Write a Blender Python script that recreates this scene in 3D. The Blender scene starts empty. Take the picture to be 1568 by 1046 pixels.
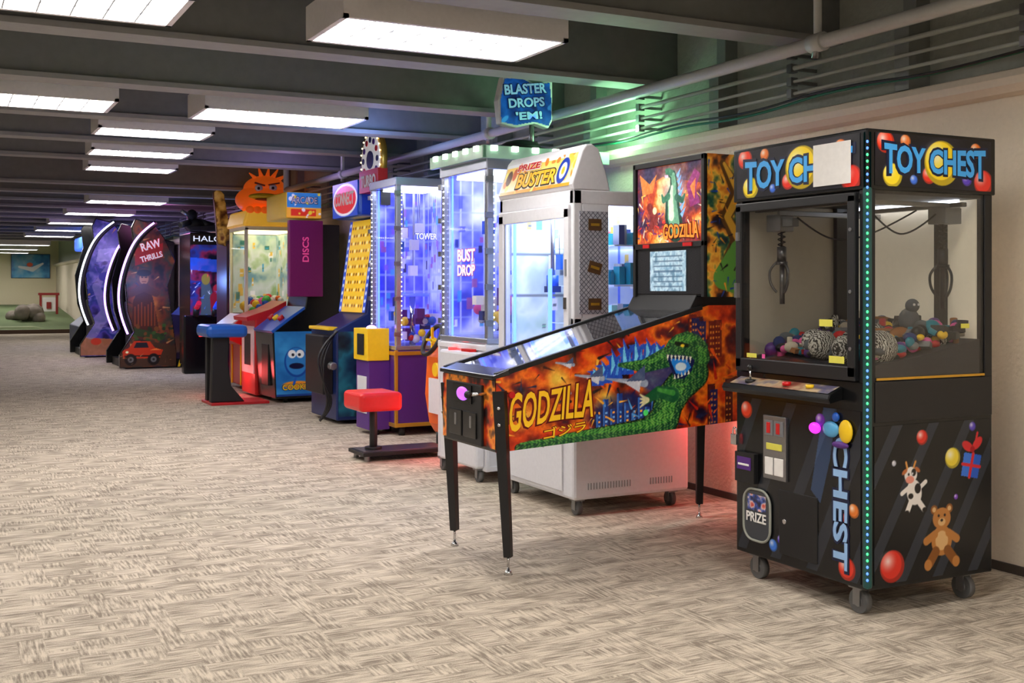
import bpy, bmesh, math, random
import numpy as np
from mathutils import Vector, Matrix
random.seed(3)
SC = bpy.context.scene
COL = SC.collection

def lin1(c):
    c = c/255.0
    return c/12.92 if c <= 0.04045 else ((c+0.055)/1.055)**2.4
def S(r, g, b): return (lin1(r), lin1(g), lin1(b), 1.0)

# ---------------------------------------------------------------- materials
MATS = {}
def M(name, rgb, rough=0.5, metal=0.0, emit=0.0, ecol=None, noise=0.06, nscale=40, bump=0.0, samp=False):
    if name in MATS: return MATS[name]
    m = bpy.data.materials.new(name); m.use_nodes = True
    nt = m.node_tree; b = nt.nodes['Principled BSDF']
    c = S(*rgb)
    b.inputs['Roughness'].default_value = rough
    b.inputs['Metallic'].default_value = metal
    n = nt.nodes.new('ShaderNodeTexNoise'); n.inputs['Scale'].default_value = nscale
    g = nt.nodes.new('ShaderNodeNewGeometry')
    nt.links.new(g.outputs['Position'], n.inputs['Vector'])
    mx = nt.nodes.new('ShaderNodeMix'); mx.data_type = 'RGBA'
    mx.inputs[6].default_value = tuple(min(1, x*(1-noise)) for x in c[:3])+(1,)
    mx.inputs[7].default_value = tuple(min(1, x*(1+noise)) for x in c[:3])+(1,)
    nt.links.new(n.outputs['Fac'], mx.inputs[0])
    nt.links.new(mx.outputs[2], b.inputs['Base Color'])
    if bump > 0:
        bp = nt.nodes.new('ShaderNodeBump'); bp.inputs['Strength'].default_value = bump
        bp.inputs['Distance'].default_value = 0.01
        nt.links.new(n.outputs['Fac'], bp.inputs['Height']); nt.links.new(bp.outputs['Normal'], b.inputs['Normal'])
    if emit > 0:
        b.inputs['Emission Color'].default_value = S(*(ecol or rgb))
        b.inputs['Emission Strength'].default_value = emit
        if not samp: m.cycles.emission_sampling = 'NONE'
    MATS[name] = m
    return m

def glass_mat(name, tint=(255, 255, 255), k=.6, base=.03):
    if name in MATS: return MATS[name]
    m = bpy.data.materials.new(name); m.use_nodes = True
    nt = m.node_tree; nt.nodes.clear()
    o = nt.nodes.new('ShaderNodeOutputMaterial'); t = nt.nodes.new('ShaderNodeBsdfTransparent')
    t.inputs['Color'].default_value = S(*tint)
    gl = nt.nodes.new('ShaderNodeBsdfGlossy'); gl.inputs['Roughness'].default_value = 0.03
    lw = nt.nodes.new('ShaderNodeLayerWeight'); lw.inputs['Blend'].default_value = .5
    pw = nt.nodes.new('ShaderNodeMath'); pw.operation = 'POWER'; pw.inputs[1].default_value = 5
    ml = nt.nodes.new('ShaderNodeMath'); ml.operation = 'MULTIPLY_ADD'; ml.inputs[1].default_value = k; ml.inputs[2].default_value = base
    nt.links.new(lw.outputs['Facing'], pw.inputs[0]); nt.links.new(pw.outputs[0], ml.inputs[0])
    mx = nt.nodes.new('ShaderNodeMixShader')
    nt.links.new(ml.outputs[0], mx.inputs[0]); nt.links.new(t.outputs[0], mx.inputs[1])
    nt.links.new(gl.outputs[0], mx.inputs[2]); nt.links.new(mx.outputs[0], o.inputs[0])
    MATS[name] = m
    return m

def attr_mat(emit, rough=0.3):
    k = 'printed_art_%g_%g' % (emit, rough)
    if k in MATS: return MATS[k]
    m = bpy.data.materials.new(k); m.use_nodes = True
    nt = m.node_tree; b = nt.nodes['Principled BSDF']
    a = nt.nodes.new('ShaderNodeAttribute'); a.attribute_name = 'Col'
    nt.links.new(a.outputs['Color'], b.inputs['Base Color'])
    b.inputs['Roughness'].default_value = rough
    if emit > 0:  # emission also brightens prints and interior panels that are no lamps
        nt.links.new(a.outputs['Color'], b.inputs['Emission Color'])
        b.inputs['Emission Strength'].default_value = emit
        m.cycles.emission_sampling = 'NONE'
    MATS[k] = m
    return m

blackg = M('black_laminate', (16, 17, 19), 0.22)
blackm = M('black_metal', (22, 22, 24), 0.45)
rubber = M('rubber_grey', (95, 95, 95), 0.6)
chrome = M('chrome', (210, 210, 212), 0.15, 1.0)
steel = M('steel', (150, 150, 152), 0.35, 0.9)
white = M('white_enamel', (222, 222, 228), 0.35)
paper = M('paper', (238, 236, 232), 0.8)
grey = M('grey_plastic', (120, 122, 126), 0.5)
red = M('red_plastic', (205, 22, 26), 0.35)
orange = M('orange_plastic', (240, 105, 15), 0.4)
yellow = M('yellow_plastic', (250, 205, 30), 0.4)
blue = M('blue_plastic', (30, 90, 190), 0.35)
dblue = M('navy_plastic', (22, 40, 95), 0.35)
teal = M('teal_plastic', (20, 130, 150), 0.4)
purple = M('purple_plastic', (84, 38, 128), 0.4)
magenta = M('magenta_plastic', (130, 28, 100), 0.35)
gold = M('gold_trim', (220, 170, 60), 0.3, 0.6)
brown = M('brown_plush', (150, 95, 45), 0.9)
green = M('green_plastic', (60, 170, 70), 0.5)
pink = M('pink_plush', (230, 90, 160), 0.8)
glass = glass_mat('clear_glass')
ledw = M('led_white', (235, 240, 255), 0.5, emit=5, samp=True)
ledd = M('led_white_dot', (235, 240, 255), 0.5, emit=2.5)
ledb = M('led_blue', (60, 90, 255), 0.5, emit=8, samp=True)
ledp = M('led_purple', (190, 140, 255), 0.5, emit=4)
ledr = M('led_red', (255, 40, 40), 0.5, emit=4)
ledo = M('led_warm', (255, 235, 170), 0.5, emit=3)

def zebra():
    m = bpy.data.materials.new('zebra_plush'); m.use_nodes = True
    nt = m.node_tree; b = nt.nodes['Principled BSDF']; b.inputs['Roughness'].default_value = 0.9
    g = nt.nodes.new('ShaderNodeNewGeometry')
    w = nt.nodes.new('ShaderNodeTexWave'); w.inputs['Scale'].default_value = 34; w.inputs['Distortion'].default_value = 7
    w.inputs['Detail Scale'].default_value = 2
    nt.links.new(g.outputs['Position'], w.inputs['Vector'])
    r = nt.nodes.new('ShaderNodeValToRGB'); r.color_ramp.interpolation = 'CONSTANT'
    r.color_ramp.elements[0].color = (.01, .01, .01, 1); r.color_ramp.elements[1].color = (.6, .58, .52, 1); r.color_ramp.elements[1].position = .5
    nt.links.new(w.outputs['Fac'], r.inputs[0]); nt.links.new(r.outputs[0], b.inputs['Base Color'])
    return m
zeb = zebra()

# ---------------------------------------------------------------- mesh helpers
def root(name, loc):
    e = bpy.data.objects.new(name, None); e.location = loc; e.empty_display_size = .1
    COL.objects.link(e); return e

def adopt(ob, P):
    COL.objects.link(ob)
    if P is not None:
        ob.parent = P; ob.matrix_parent_inverse = Matrix.Translation(-Vector(P.location))
    return ob

class MB:
    def __init__(s): s.bm = bmesh.new(); s.mats = []
    def mi(s, m):
        if m not in s.mats: s.mats.append(m)
        return s.mats.index(m)
    def _fin(s, verts, m, smooth=False):
        i = s.mi(m); fs = set(f for v in verts for f in v.link_faces)
        for f in fs:
            f.material_index = i
            if smooth and len(f.verts) <= 4: f.smooth = True
    def box(s, x0, x1, y0, y1, z0, z1, m, R=None):
        c = Vector(((x0+x1)/2, (y0+y1)/2, (z0+z1)/2))
        mt = Matrix.Translation(c)
        if R is not None: mt = mt @ R
        mt = mt @ Matrix.Diagonal((x1-x0, y1-y0, z1-z0, 1))
        r = bmesh.ops.create_cube(s.bm, size=1, matrix=mt)
        s._fin(r['verts'], m); return s
    def cyl(s, p0, p1, r, m, seg=14, r2=None, smooth=True):
        p0, p1 = Vector(p0), Vector(p1); d = p1-p0
        q = d.to_track_quat('Z', 'Y').to_matrix().to_4x4()
        mt = Matrix.Translation((p0+p1)/2) @ q
        if seg == 4: mt = mt @ Matrix.Rotation(math.pi/4, 4, 'Z')
        r_ = bmesh.ops.create_cone(s.bm, cap_ends=True, segments=seg, radius1=r, radius2=r if r2 is None else r2, depth=d.length, matrix=mt)
        s._fin(r_['verts'], m, smooth and seg > 4); return s
    def sph(s, c, r, m, seg=14):
        sc = r if isinstance(r, (tuple, list)) else (r, r, r)
        mt = Matrix.Translation(Vector(c)) @ Matrix.Diagonal((*sc, 1))
        r_ = bmesh.ops.create_uvsphere(s.bm, u_segments=seg, v_segments=max(6, seg*2//3), radius=1, matrix=mt)
        s._fin(r_['verts'], m, True); return s
    def prism(s, pts, ax, a0, a1, m):
        def mk(p, a):
            if ax == 'Y': return (p[0], a, p[1])
            if ax == 'X': return (a, p[0], p[1])
            return (p[0], p[1], a)
        A = [s.bm.verts.new(mk(p, a0)) for p in pts]; B = [s.bm.verts.new(mk(p, a1)) for p in pts]
        s.bm.faces.new(A); s.bm.faces.new(B[::-1]); n = len(pts)
        for i in range(n): s.bm.faces.new((A[i], B[i], B[(i+1) % n], A[(i+1) % n]))
        s._fin(A+B, m); return s
    def done(s, name, P, bevel=0.0):
        bmesh.ops.recalc_face_normals(s.bm, faces=s.bm.faces[:])
        me = bpy.data.meshes.new(name); s.bm.to_mesh(me); s.bm.free()
        for m in s.mats: me.materials.append(m)
        ob = bpy.data.objects.new(name, me); adopt(ob, P)
        if bevel > 0:
            b = ob.modifiers.new('bevel', 'BEVEL'); b.width = bevel; b.segments = 2; b.limit_method = 'ANGLE'
            b.angle_limit = math.radians(50)
        return ob

def box(name, x0, x1, y0, y1, z0, z1, m, P=None, bevel=.004, R=None):
    return MB().box(x0, x1, y0, y1, z0, z1, m, R).done(name, P, bevel)
def cyl(name, p0, p1, r, m, P=None, seg=20, r2=None): return MB().cyl(p0, p1, r, m, seg, r2).done(name, P)
def prism(name, pts, ax, a0, a1, m, P=None, bevel=.004): return MB().prism(pts, ax, a0, a1, m).done(name, P, bevel)
def tube(name, pts, r, m, P=None, cyc=False, smooth=True):
    cu = bpy.data.curves.new(name, 'CURVE'); cu.dimensions = '3D'; cu.bevel_depth = r; cu.bevel_resolution = 3
    sp = cu.splines.new('NURBS' if smooth and len(pts) > 2 else 'POLY'); sp.points.add(len(pts)-1)
    for i, p in enumerate(pts): sp.points[i].co = (*p, 1)
    if sp.type == 'NURBS': sp.use_endpoint_u = not cyc; sp.order_u = 3; cu.resolution_u = 6
    sp.use_cyclic_u = cyc
    cu.materials.append(m); cu.use_fill_caps = True
    ob = bpy.data.objects.new(name, cu)
    me = bpy.data.meshes.new_from_object(ob)
    o2 = bpy.data.objects.new(name, me); adopt(o2, P)
    for p in me.polygons: p.use_smooth = True
    return o2
def torus(name, c, R, r, axis, m, P=None, n=28, tilt=None):
    pts = []
    for i in range(n):
        a = 2*math.pi*i/n; ca, sa = R*math.cos(a), R*math.sin(a)
        v = Vector({'X': (0, ca, sa), 'Y': (ca, 0, sa), 'Z': (ca, sa, 0)}[axis])
        if tilt is not None: v = tilt @ v
        pts.append(tuple(Vector(c)+v))
    return tube(name, pts, r, m, P, True)

FU, FV = Vector((0, -1, 0)), Vector((0, 0, 1))      # faces -X
SU, SV = Vector((1, 0, 0)), Vector((0, 0, 1))       # faces -Y

def text(name, s, c, U, V, w, h, m, P, off=.012, outline=None, ooff=.05, depth=.002, arch=0.0):
    c = Vector(c); N = U.cross(V).normalized()
    def one(nm, offv, mt, push, kw, d):
        cu = bpy.data.curves.new(nm, 'FONT'); cu.body = s; cu.size = 1; cu.offset = offv; cu.extrude = .5; cu.resolution_u = 3
        ob = bpy.data.objects.new(nm, cu); COL.objects.link(ob); bpy.context.view_layer.update()
        me = bpy.data.meshes.new_from_object(ob); bpy.data.objects.remove(ob)
        n = len(me.vertices); co = np.empty(n*3); me.vertices.foreach_get('co', co); co = co.reshape(n, 3)
        mn, mx = co.min(0), co.max(0); nrm = (co-(mn+mx)/2)/(mx-mn)
        nrm[:, 1] *= 1+arch*(2*np.abs(nrm[:, 0]))**1.5
        W = nrm[:, 0:1]*(w*kw)*np.array(U)[None]+nrm[:, 1:2]*(h*(1+(kw-1)*w/h*.7))*np.array(V)[None]+(nrm[:, 2:3]*d+push)*np.array(N)[None]+np.array(c)[None]
        me.vertices.foreach_set('co', W.ravel()); me.update()
        me.materials.clear(); me.materials.append(mt)
        return adopt(bpy.data.objects.new(nm, me), P)
    if outline: one(name+'_outline', ooff, outline, 0, 1.05, depth)
    return one(name, off, m, depth, 1.0, depth)

def caster(P, x, y, r=.05, top=.12, nm='caster'):
    b = MB()
    b.cyl((x-.016, y, r), (x+.016, y, r), r, rubber, 20).cyl((x-.018, y, r), (x+.018, y, r), r*.45, steel, 12)
    b.box(x-.026, x-.020, y-.02, y+.02, r*.7, top-.015, steel).box(x+.020, x+.026, y-.02, y+.02, r*.7, top-.015, steel)
    b.box(x-.035, x+.035, y-.035, y+.035, top-.018, top, steel)
    b.done(nm, P)

# ---------------------------------------------------------------- painter
def vnoise(x, y, seed):
    r = np.random.RandomState(seed).rand(64, 64)
    xi = np.floor(x).astype(int); yi = np.floor(y).astype(int); fx = x-xi; fy = y-yi
    fx = fx*fx*(3-2*fx); fy = fy*fy*(3-2*fy)
    g = lambda i, j: r[i % 64, j % 64]
    return (g(xi, yi)*(1-fx)+g(xi+1, yi)*fx)*(1-fy)+(g(xi, yi+1)*(1-fx)+g(xi+1, yi+1)*fx)*fy
def fbm(x, y, seed, o=4):
    t = 0; a = .5
    for i in range(o): t = t+a*vnoise(x*2**i, y*2**i, seed+i); a *= .5
    return t/(1-.5**o)

class Cv:
    def __init__(s, w, h, res, base=(0, 0, 0)):
        s.w, s.h = w, h; s.nx = max(2, int(w*res)+1); s.ny = max(2, int(h*res)+1)
        s.X, s.Y = np.meshgrid(np.linspace(0, w, s.nx), np.linspace(0, h, s.ny))
        s.C = np.zeros((s.ny, s.nx, 3))+np.array(base)/255.
        s.res = res
    def put(s, m, col, a=1):
        m = (np.clip(m, 0, 1)*a)[..., None]
        col = np.array(col)/255. if not isinstance(col, np.ndarray) else col
        s.C = s.C*(1-m)+col*m; return s
    def grad(s, c0, c1, axis='y'):
        t = (s.Y/s.h if axis == 'y' else s.X/s.w)[..., None]
        s.C = np.array(c0)/255.*(1-t)+np.array(c1)/255.*t; return s
    def ell(s, cx, cy, rx, ry, col, rot=0, a=1):
        c, n = math.cos(rot), math.sin(rot); dx, dy = s.X-cx, s.Y-cy
        u, v = dx*c+dy*n, -dx*n+dy*c
        d = np.sqrt((u/rx)**2+(v/ry)**2); return s.put((1-d)*min(rx, ry)*s.res+.5, col, a)
    def ball(s, cx, cy, r, col):
        s.ell(cx, cy, r, r, [c*.75 for c in col]); s.ell(cx-.08*r, cy+.1*r, r*.85, r*.85, col)
        d = np.sqrt((s.X-cx+.35*r)**2+(s.Y-cy-.35*r)**2)/(r*.75)
        return s.put(np.clip(1-d, 0, 1)**1.2, (255, 255, 255), .85)
    def poly(s, pts, col, a=1):
        ins = np.zeros(s.X.shape, bool); n = len(pts)
        for i in range(n):
            x0, y0 = pts[i]; x1, y1 = pts[(i+1) % n]
            if y0 == y1: continue
            c = ((y0 > s.Y) != (y1 > s.Y)) & (s.X < (x1-x0)*(s.Y-y0)/(y1-y0)+x0)
            ins ^= c
        return s.put(ins.astype(float), col, a)
    def rect(s, x0, y0, x1, y1, col, a=1):
        return s.put(((s.X >= x0) & (s.X <= x1) & (s.Y >= y0) & (s.Y <= y1)).astype(float), col, a)
    def stroke(s, pts, ws, col, a=1):
        if not isinstance(ws, (list, tuple)): ws = [ws]*len(pts)
        best = np.full(s.X.shape, -9.)
        for i in range(len(pts)-1):
            x0, y0 = pts[i]; x1, y1 = pts[i+1]; dx, dy = x1-x0, y1-y0; L = dx*dx+dy*dy+1e-12
            t = np.clip(((s.X-x0)*dx+(s.Y-y0)*dy)/L, 0, 1)
            d = np.sqrt((s.X-x0-t*dx)**2+(s.Y-y0-t*dy)**2)
            best = np.maximum(best, (ws[i]*(1-t)+ws[i+1]*t)/2-d)
        return s.put(best*s.res+.5, col, a)
    def noise(s, seed, sc, ramp, a=1, stretch=(1, 1)):
        n = np.clip((fbm(s.X*sc*stretch[0]+7, s.Y*sc*stretch[1]+3, seed)-.25)/.5, 0, 1)
        k = len(ramp)-1; out = np.zeros(s.C.shape)
        for c in range(3):
            out[..., c] = np.interp(n, np.linspace(0, 1, k+1), [q[c]/255. for q in ramp])
        s.C = s.C*(1-a)+out*a; return s
    def scatter(s, seed, n, cols, r0, r1, x0=0, y0=0, x1=None, y1=None):
        R = random.Random(seed); x1 = s.w if x1 is None else x1; y1 = s.h if y1 is None else y1
        for i in range(n):
            s.ell(R.uniform(x0, x1), R.uniform(y0, y1), R.uniform(r0, r1), R.uniform(r0, r1), R.choice(cols), R.uniform(0, 3))
        return s
    def cards(s, seed, n, cols, w0, w1):
        R = random.Random(seed)
        for i in range(n):
            x, y, w, h = R.uniform(0, s.w-w1), R.uniform(0, s.h-w1), R.uniform(w0, w1), R.uniform(w0, w1*1.4)
            s.rect(x, y, x+w, y+h, R.choice(cols), .9); s.rect(x+.15*w, y+.3*h, x+.85*w, y+.5*h, R.choice(cols), .9)
        return s
    def shards(s, seed, n, cols, L, x0, y0, x1, y1):
        R = random.Random(seed)
        for i in range(n):
            x, y, a = R.uniform(x0, x1), R.uniform(y0, y1), R.uniform(0, 6.28); l = R.uniform(.3, 1)*L
            s.stroke([(x, y), (x+l*math.cos(a), y+l*math.sin(a))], [l*.22, .001], R.choice(cols))
        return s

def panel(name, cv, o, U, V, P, emit=0.0, rough=.3, pos=None, clip=None):
    sx, ty = np.meshgrid(np.linspace(0, 1, cv.nx), np.linspace(0, 1, cv.ny))
    if pos is None:
        o = np.array(o); U = np.array(U); V = np.array(V)
        co = o[None, None]+sx[..., None]*U+ty[..., None]*V
    else: co = pos(sx, ty)
    nx, ny = cv.nx, cv.ny
    idx = np.arange(nx*ny).reshape(ny, nx)
    f = np.stack([idx[:-1, :-1], idx[:-1, 1:], idx[1:, 1:], idx[1:, :-1]], -1).reshape(-1, 4)
    if clip is not None:
        t = Cv(1, 1, 1); t.X, t.Y = cv.X, cv.Y; t.C = np.zeros((ny, nx, 3)); t.poly(clip, (255, 255, 255))
        k = t.C[..., 0].ravel() > .5; f = f[k[f].all(1)]
    me = bpy.data.meshes.new(name)
    me.vertices.add(nx*ny); me.vertices.foreach_set('co', co.reshape(-1, 3).astype(np.float32).ravel())
    me.loops.add(len(f)*4); me.loops.foreach_set('vertex_index', f.astype(np.int32).ravel())
    me.polygons.add(len(f)); me.polygons.foreach_set('loop_start', np.arange(0, len(f)*4, 4, dtype=np.int32))
    me.update(calc_edges=True); me.validate()
    C = np.clip(cv.C, 0, 1); C = np.where(C <= .04045, C/12.92, ((C+.055)/1.055)**2.4)
    at = me.color_attributes.new('Col', 'FLOAT_COLOR', 'POINT')
    at.data.foreach_set('color', np.concatenate([C, np.ones((ny, nx, 1))], -1).astype(np.float32).ravel())
    me.materials.append(attr_mat(emit, rough))
    return adopt(bpy.data.objects.new(name, me), P)
def fpanel(name, cv, x, ya, z0, z1, yb, P, emit=0., rough=.3):   # faces -X
    return panel(name, cv, (x, ya, z0), (0, yb-ya, 0), (0, 0, z1-z0), P, emit, rough)
def spanel(name, cv, y, xa, xb, z0, z1, P, emit=0., rough=.3):   # faces -Y
    return panel(name, cv, (xa, y, z0), (xb-xa, 0, 0), (0, 0, z1-z0), P, emit, rough)

def plight(name, loc, col, energy, r=.08, P=None):
    l = bpy.data.lights.new(name, 'POINT'); l.color = col; l.energy = energy; l.shadow_soft_size = r
    ob = bpy.data.objects.new(name, l); ob.location = loc; COL.objects.link(ob)
    if P is not None: ob.parent = P; ob.matrix_parent_inverse = Matrix.Translation(-Vector(P.location))
    return ob

# ================================================================ ROOM
WX = 4.65; YE = 50.0
def nodes_mat(name):
    m = bpy.data.materials.new(name); m.use_nodes = True
    return m, m.node_tree, m.node_tree.nodes['Principled BSDF']

def carpet():
    m, nt, b = nodes_mat('carpet_woven'); N = nt.nodes.new; L = nt.links.new
    b.inputs['Roughness'].default_value = .95
    b.inputs['Specular IOR Level'].default_value = .1
    g = N('ShaderNodeNewGeometry')
    def mapn(sx, sy, detail=2):
        mp = N('ShaderNodeMapping'); mp.inputs['Scale'].default_value = (sx, sy, 1); L(g.outputs['Position'], mp.inputs[0])
        n = N('ShaderNodeTexNoise'); n.inputs['Scale'].default_value = 1; n.inputs['Detail'].default_value = detail
        L(mp.outputs[0], n.inputs['Vector']); return n.outputs['Fac']
    A = mapn(8, 90, 3); B = mapn(90, 8, 3)
    sn = N('ShaderNodeVectorMath'); sn.operation = 'SNAP'; sn.inputs[1].default_value = (.10, .10, 5)
    L(g.outputs['Position'], sn.inputs[0])
    wn = N('ShaderNodeTexWhiteNoise'); L(sn.outputs[0], wn.inputs['Vector'])
    lf = mapn(3.0, 3.0, 1)
    ad = N('ShaderNodeMath'); ad.operation = 'ADD'; L(wn.outputs['Value'], ad.inputs[0]); L(lf, ad.inputs[1])
    gt = N('ShaderNodeMath'); gt.operation = 'GREATER_THAN'; gt.inputs[1].default_value = 1.02; L(ad.outputs[0], gt.inputs[0])
    mx = N('ShaderNodeMix'); L(gt.outputs[0], mx.inputs[0]); L(A, mx.inputs[2]); L(B, mx.inputs[3])
    fine = mapn(210, 210, 1)
    m2 = N('ShaderNodeMix'); m2.inputs[0].default_value = .22; L(mx.outputs[0], m2.inputs[2]); L(fine, m2.inputs[3])
    bl = mapn(4, 11, 3)
    m3 = N('ShaderNodeMix'); m3.inputs[0].default_value = .32; L(m2.outputs[0], m3.inputs[2]); L(bl, m3.inputs[3])
    r = N('ShaderNodeValToRGB'); e = r.color_ramp.elements
    e[0].position = .41; e[0].color = S(136, 125, 112); e[1].position = .58; e[1].color = S(208, 195, 176)
    q = e.new(.48); q.color = S(170, 157, 141)
    L(m3.outputs[0], r.inputs[0]); L(r.outputs[0], b.inputs['Base Color'])
    bp = N('ShaderNodeBump'); bp.inputs['Strength'].default_value = .15; bp.inputs['Distance'].default_value = .003
    L(m3.outputs[0], bp.inputs['Height']); L(bp.outputs[0], b.inputs['Normal'])
    return m
box('floor', -9, 4.9, -5, YE+.2, -.1, 0, carpet(), bevel=0)

stucco = M('wall_stucco_cream', (228, 214, 192), .85, noise=.05, nscale=45, bump=.6)
upper = M('wall_upper_grey', (182, 187, 178), .85, noise=.12, nscale=30, bump=.5)
trimm = M('trim_cream', (226, 211, 190), .6)
beamm = M('beam_dark_paint', (122, 125, 124), .75, noise=.12, nscale=14, bump=.2)
flangem = M('beam_flange_paint', (148, 150, 149), .65, noise=.1, nscale=14)
deckm = M('ceiling_deck', (116, 118, 120), .85, noise=.15, nscale=8)
w = MB(); w.box(WX, WX+.2, -5, YE, 0, 2.36, stucco); w.box(WX+.1, WX+.25, -5, YE, 2.36, 3.45, upper); w.done('wall_right', None)
tp = [(WX, 2.30), (WX-.06, 2.31), (WX-.10, 2.34), (WX-.11, 2.375), (WX-.09, 2.41), (WX-.04, 2.425), (WX+.1, 2.425), (WX+.1, 2.30)]
prism('trim_1', tp, 'Y', -5, YE, trimm)
box('baseboard_right', WX-.012, WX, -5, YE, 0, .045, M('baseboard_dark', (70, 62, 55), .5), bevel=.003)
box('wall_back', -9, 4.9, YE, YE+.2, 0, 3.45, M('wall_back_cream', (240, 228, 196), .8))
box('wall_left', -9.2, -9, -5, YE, 0, 3.45, stucco); box('wall_front', -9, 4.9, -5.2, -5, 0, 3.45, stucco)
box('ceiling', -9, 4.9, -5, YE+.2, 3.45, 3.6, deckm, bevel=0)
y = 5.12-1.62*6
BY = []
while y < 36: BY.append(y); y += 1.62
for y in BY:
    if abs(y-14.84) < .1: continue
    b = MB(); b.box(-9, WX+.1, y-.08, y+.08, 2.83, 3.45, beamm); b.box(-9, WX+.1, y-.11, y+.11, 2.80, 2.835, flangem)
    b.done('ceiling_beam', None)
for i in range(20):
    yy = 2.79+1.62*i
    b = MB(); b.box(WX-.0, WX+.1, yy-.045, yy+.045, 2.425, 3.45, M('column_paint', (142, 147, 144), .6)); b.box(WX-.06, WX, yy-.05, yy+.05, 2.425, 2.82, MATS['column_paint'])
    b.done('wall_column', None)
pipem = M('pipe_grey_paint', (200, 202, 200), .4)
P = root('sprinkler_pipe', (4.2, 6, 2.68))
cyl('pipe_run', (4.2, -4.9, 2.68), (4.2, 14.7, 2.68), .036, pipem, P)
cyl('pipe_riser', (4.2, 14.7, 2.65), (4.2, 14.7, 3.45), .036, pipem, P)
b = MB()
for yy in (1.0, 4.62, 8.6, 12.4):
    b.cyl((4.2, yy-.05, 2.68), (4.2, yy+.05, 2.68), .05, pipem, 16); b.cyl((4.2, yy, 2.68), (4.2, yy, 3.45), .022, pipem, 10)
    b.cyl((4.2, yy, 2.68), (4.2, yy+.02, 2.60), .02, steel, 8)
b.done('couplings_and_hangers', P)
cond = M('conduit_paint', (190, 196, 190), .45, .1)
for k, (z, r) in enumerate([(2.53, .010), (2.60, .010), (2.68, .014), (2.76, .010)]):
    P = root('wall_conduit', (WX-.03, 5, z))
    cyl('conduit_run', (WX-.085, -4.5, z), (WX-.085, 30, z), r, cond, P, 12)
    b = MB()
    for i in range(20): b.box(WX-.11, WX-.06, 1.98+1.62*i, 2.02+1.62*i, z-.025, z+.025, steel).box(WX-.06, WX+.1, 1.99+1.62*i, 2.01+1.62*i, z-.010, z+.010, steel)
    b.done('straps', P)
cabm = M('cable_green', (20, 105, 75), .5)
pts = [(4.52, 3+i*.4, 2.462+.018*math.sin(i*1.7)+.012*math.sin(i*.6)) for i in range(60)]
P = root('network_cable', (4.52, 5, 2.46)); tube('cable_a', pts, .008, cabm, P)
tube('cable_b', [(x-.015, y, z+.012*math.sin(y*1.3)+.012) for x, y, z in pts], .007, blackm, P)

# ceiling lights
lensm = M('diffuser_lens', (255, 253, 248), .5, emit=18.5, ecol=(255, 250, 245), noise=0, samp=True)
gridm = M('diffuser_grid', (150, 150, 152), .5, emit=.45, noise=0)
housem = M('fixture_housing', (228, 226, 228), .5)
def fixture(x0, x1, yc, w=.64, zb=2.745):
    P = root('ceiling_light', ((x0+x1)/2, yc, zb)); y0, y1 = yc-w/2, yc+w/2
    b = MB(); b.box(x0, x1, y0, y1, zb+.02, zb+.19, housem)
    b.box(x0, x1, y0, y0+.03, zb, zb+.02, housem).box(x0, x1, y1-.03, y1, zb, zb+.02, housem)
    b.box(x0, x0+.03, y0, y1, zb, zb+.02, housem).box(x1-.03, x1, y0, y1, zb, zb+.02, housem); b.done('housing', P)
    box('lens', x0+.03, x1-.03, y0+.03, y1-.03, zb+.01, zb+.019, lensm, P, 0)
    g = MB()
    for i in range(1, 8): xx = x0+.03+(x1-x0-.06)*i/8; g.box(xx-.004, xx+.004, y0+.03, y1-.03, zb+.002, zb+.009, gridm)
    for i in range(1, 3): yy = y0+.03+(w-.06)*i/3; g.box(x0+.03, x1-.03, yy-.006, yy+.006, zb+.002, zb+.009, gridm)
    g.done('grid', P)
    b = MB()
    for xx in (x0+.15, x1-.15): b.cyl((xx, yc, zb+.19), (xx, yc, 3.45), .01, steel, 8)
    b.done('rods', P)
for yc in (-3.8, -.6, 2.6, 5.8, 9.03):  # rows out of view, behind the camera and far left, are added fill
    fixture(1.86, 3.17, yc); fixture(-.18, 1.13 if yc < 7 else 1.24, yc); fixture(-4.0, -2.7, yc)
for yc, xx in ((10.42, 1.28), (12.04, 1.42), (13.66, 1.58)): fixture(xx, xx+.98, yc, .52)
for yc in (18.9, 22.1, 25.4, 28.6, 31.9): fixture(2.2, 3.4, yc)
for yc in (13.9, 18.9, 23.8, 28.6, 33.5): fixture(-4.0, -2.7, yc)  # unseen row off to the left, added for illumination
for yc in (38.5, 43, 47): fixture(1.4, 3.4, yc)
for yc in (38.5, 46): fixture(-3.4, -1.4, yc)

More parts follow.
